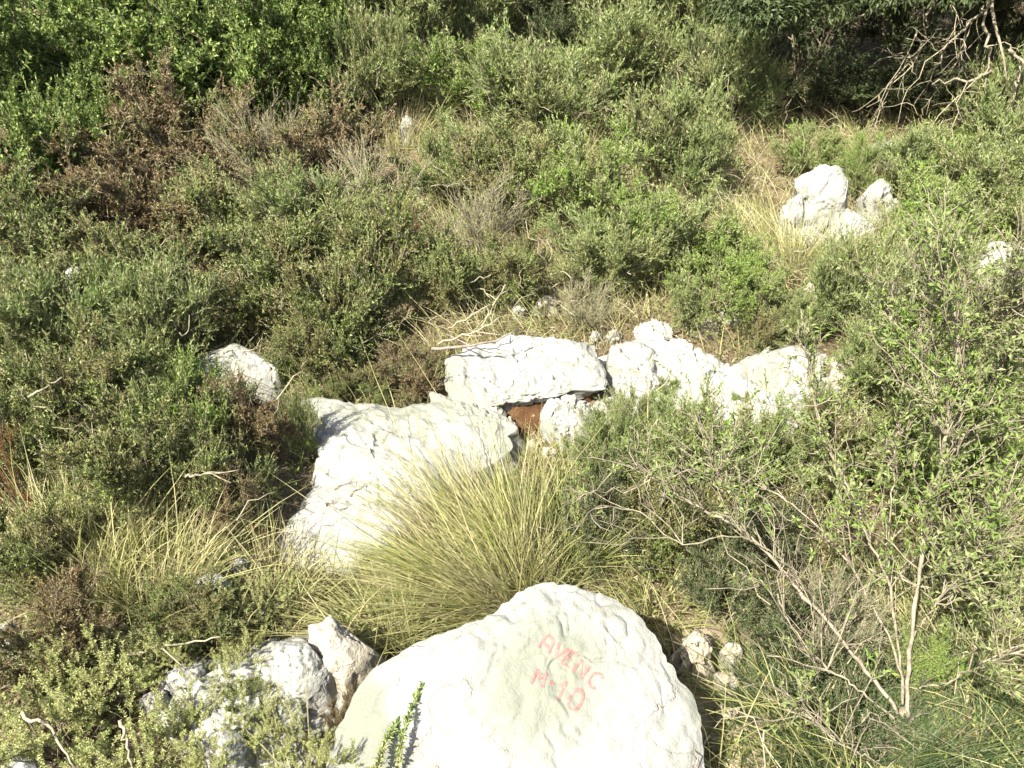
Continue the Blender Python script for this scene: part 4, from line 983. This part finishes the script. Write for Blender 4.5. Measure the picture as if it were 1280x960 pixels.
twig('bleached stick leaning on the heath behind the raised slab', [(600, 412, .16), (612, 392, .22), (622, 372, .28), (634, 350, .34)], .004, 'dead', forks=3, seed=5)
twig('bleached twig tangle left of the bleached leaning stick', [(560, 410, .16), (585, 398, .20), (606, 384, .22), (618, 380, .22)], .0035, 'dead', forks=3, seed=6)
twig('long pale stem fallen across the moss green cushion', [(160, 820, .10), (205, 806, .13), (240, 800, .13), (276, 796, .13)], .0036, 'dead', 'fallen_stem', 'stem', 1, 7)
twig('pale curved stem in the bottom corner', [(28, 890, .2), (55, 905, .2), (78, 930, .18), (95, 960, .15)], .004, 'dead', 'fallen_stem', 'stem', 0, 8)
twig('pale stem rising between foreground sprigs', [(150, 900, .2), (158, 930, .18), (168, 965, .14)], .004, 'dead', 'fallen_stem', 'stem', 0, 9)
twig('pale dead branch lying in the heath near the edge', [(36, 496, .30), (56, 484, .32), (78, 472, .33)],   .0045, 'bark', forks=1, seed=10)
twig('white dead branch poking from shadow by the forked heath', [(232, 596, .24), (250, 594, .26), (268, 588, .27), (280, 590, .26)],   .0035, 'bark', forks=2, seed=11)
twig('pale bare stick standing by the green shrub thicket', [(470, 112, .3), (474, 92, .4), (476, 80, .5)], .006, 'dead', forks=1, seed=12)
twig('curled black twig lying low on the boulder face', [(542, 958, .16), (550, 950, .165), (552, 940, .17), (546, 936, .17)], .0034, forks=0, seed=13)
twig('small dark curl of twig beside the other curl', [(562, 938, .17), (572, 934, .175), (574, 928, .178)], .003, forks=0, seed=14)
twig('dark forked twig resting on the boulder crest', [(655, 758, .27), (662, 742, .30), (680, 736, .31), (692, 732, .31)], .0035, forks=2, seed=15)

# single leafy sprig standing before the boulder
def sprig(px, py, lean, L, label, seed):
    rng = np.random.default_rng(seed)
    b = at(px, py, 1.68)
    tip = at(lean[0], lean[1], 1.735)
    b = b + (b - tip) * .8
    gz = float(ground_z(b[0], b[1])[0])
    b[2] = max(b[2] - .2, gz)
    e = empty('leafy_sprig', b, label, 'sprig')
    C = smooth_line([b, at(px, py, 1.68), at((px + lean[0]) / 2 - 4, (py + lean[1]) / 2, 1.705), tip], 20)
    g = Geo(); add_tubes(g, (C - b)[None], np.linspace(.0022, .0009, 20)[None], 5); link('stem', g.mesh('stem', M['bark'], True), e)
    n = 420
    t = rng.uniform(.25, 1, n) * 18.99; i = t.astype(int); fr = (t - i)[:, None]
    P = C[i] * (1 - fr) + C[i + 1] * fr; T = unit(C[i + 1] - C[i])
    D = unit(T * .7 + rng.normal(0, .7, P.shape))
    g = Geo(); add_leaves(g, P - b, D, rng.uniform(.010, .017, n), rng.uniform(.004, .006, n), rng); link('leaves', g.mesh('leaves', M['olive'], False), e, 'stuff')
sprig(500, 930, (540, 830), .2, 'single leafy sprig standing in front of the boulder', 1)
sprig(470, 960, (498, 900), .2, 'shorter leafy sprig left of the single tall one', 2)

# ------------------------------------------------------------------ ground cover
def off_rocks(X, Y):
    keep = np.ones(len(X), bool)
    for poly in FOOT:
        lo, hi = poly.min(0), poly.max(0)
        c = np.where((X > lo[0]) & (X < hi[0]) & (Y > lo[1]) & (Y < hi[1]))[0]
        if not len(c): continue
        x, y = X[c], Y[c]; ins = np.zeros(len(c), bool)
        q = np.roll(poly, -1, 0)
        for (x1, y1), (x2, y2) in zip(poly, q):
            if y1 == y2: continue
            cr = ((y1 > y) != (y2 > y)) & (x < (x2 - x1) * (y - y1) / (y2 - y1) + x1)
            ins ^= cr
        keep[c[ins]] = False
    return keep

def cover():
    rng = np.random.default_rng(3)
    def field(n, ymax=8.5):
        y = .35 + (ymax - .35) * rng.uniform(0, 1, n) ** 1.25
        x = rng.uniform(-1, 1, n) * (0.9 + .78 * y)
        k = off_rocks(x, y); x, y = x[k], y[k]
        return np.stack([x, y, ground_z(x, y)], 1)
    P = field(52000)
    c = vnoise(P * np.array([2.3, 2.3, 0]), 3)
    px, py = proj(P)
    bare = ((px > 985) & (px < 1230) & (py < 160)) | ((px > 845) & (px < 950) & (py > 770)) | ((px > 560) & (px < 780) & (py > 485) & (py < 560))
    thin = rng.uniform(0, 1, len(c)) < np.clip((px - 900) / 100, 0, 1) * np.clip((py - 740) / 60, 0, 1) * .7
    P = P[(c + rng.normal(0, .3, len(c)) > -.15) & ~bare & ~thin]
    n = len(P)
    D = unit(np.stack([rng.normal(-.1, .4, n), rng.normal(.05, .4, n), np.ones(n)], 1))
    g = Geo(); add_blades(g, P - np.array([0, 0, .01]), D, rng.uniform(.07, .24, n), rng.uniform(.002, .0042, n), np.stack([D[:, 0], D[:, 1], -np.full(n, .3)], 1) * .6 + rng.normal(0, .1, (n, 3)), rng, 3)
    o = link('grass', g.mesh('grass', M['grass'], False), kind='stuff'); o['label'] = 'thin mixed grass between the shrubs and stones'; o['category'] = 'grass'
    P = field(70000)
    px, py = proj(P)
    c = fbm(P * np.array([2.0, 2.0, 0]) + 9, 3, 8)
    wgt = np.clip((px - 420) / 300, 0, 1) * .75 - .35 + np.clip((px - 1000) / 200, 0, 1) * .1
    wgt = wgt - np.clip((py - 560) / 200, 0, 1) * .9 - ((px > 985) & (px < 1230) & (py < 165)) * 3
    P = P[c + rng.normal(0, .25, len(c)) < wgt]
    n = len(P)
    D = unit(np.stack([rng.normal(-.25, .35, n), rng.normal(.05, .35, n), np.ones(n)], 1))
    g = Geo(); add_blades(g, P - np.array([0, 0, .01]), D, rng.uniform(.12, .36, n), rng.uniform(.002, .0042, n), np.stack([D[:, 0], D[:, 1], -np.full(n, .35)], 1) * .7 + rng.normal(0, .12, (n, 3)), rng, 4)
    o = link('dry_grass', g.mesh('dry_grass', M['straw'], False), kind='stuff'); o['label'] = 'tall blonde grass grown through the olive scrub'; o['category'] = 'grass'
    P = field(14000)
    q = rng.integers(0, len(P), 140000)
    Q = P[q] + rng.normal(0, 1, (len(q), 3)) * np.array([.035, .035, .0]) ; Q[:, 2] += np.abs(rng.normal(0, .035, len(q)))
    k = off_rocks(Q[:, 0], Q[:, 1]); Q = Q[k]; n = len(Q)
    g = Geo(); add_leaves(g, Q, rng.normal(0, 1, (n, 3)) + np.array([0, 0, .8]), rng.uniform(.012, .022, n), rng.uniform(.004, .008, n), rng)
    o = link('undergrowth', g.mesh('undergrowth', M['heath'], False), kind='stuff'); o['label'] = 'low leafy ground cover under the shrubs'; o['category'] = 'undergrowth'
    P = field(2600)
    px, py = proj(P)
    P = P[~((px > 380) & (px < 790) & (py > 500)) & (rng.uniform(0, 1, len(P)) > np.clip((py - 560) / 200, 0, .8))]; n = len(P)
    P[:, 2] += rng.uniform(.0, .28, n)
    D = unit(rng.normal(0, 1, (n, 3)) * np.array([1, 1, .5]) + np.array([0, 0, .5])); L = rng.uniform(.06, .22, n)
    C = curve_pts(P, P + D * L[:, None], 6, rng, rng.normal(0, .02, (n, 3)), .05)
    g = Geo(); add_tubes(g, C, np.linspace(.0022, .0009, 6)[None] * rng.uniform(.6, 1.5, (n, 1)), 4)
    o = link('dry_twigs', g.mesh('dry_twigs', M['dead'], True), kind='stuff'); o['label'] = 'thin dry grey twigs tangled through the scrub'; o['category'] = 'twigs'
    P = field(60000, 7); n = len(P)
    D = rng.normal(0, 1, (n, 3)) * np.array([1, 1, .25])
    g = Geo(); add_leaves(g, P + np.array([0, 0, .006]), D, rng.uniform(.01, .035, n), rng.uniform(.002, .007, n), rng, up=1.5)
    o = link('leaf_litter', g.mesh('leaf_litter', M['litter'], False), kind='stuff'); o['label'] = 'dry leaf litter and broken twigs on the soil'; o['category'] = 'leaf litter'
cover()
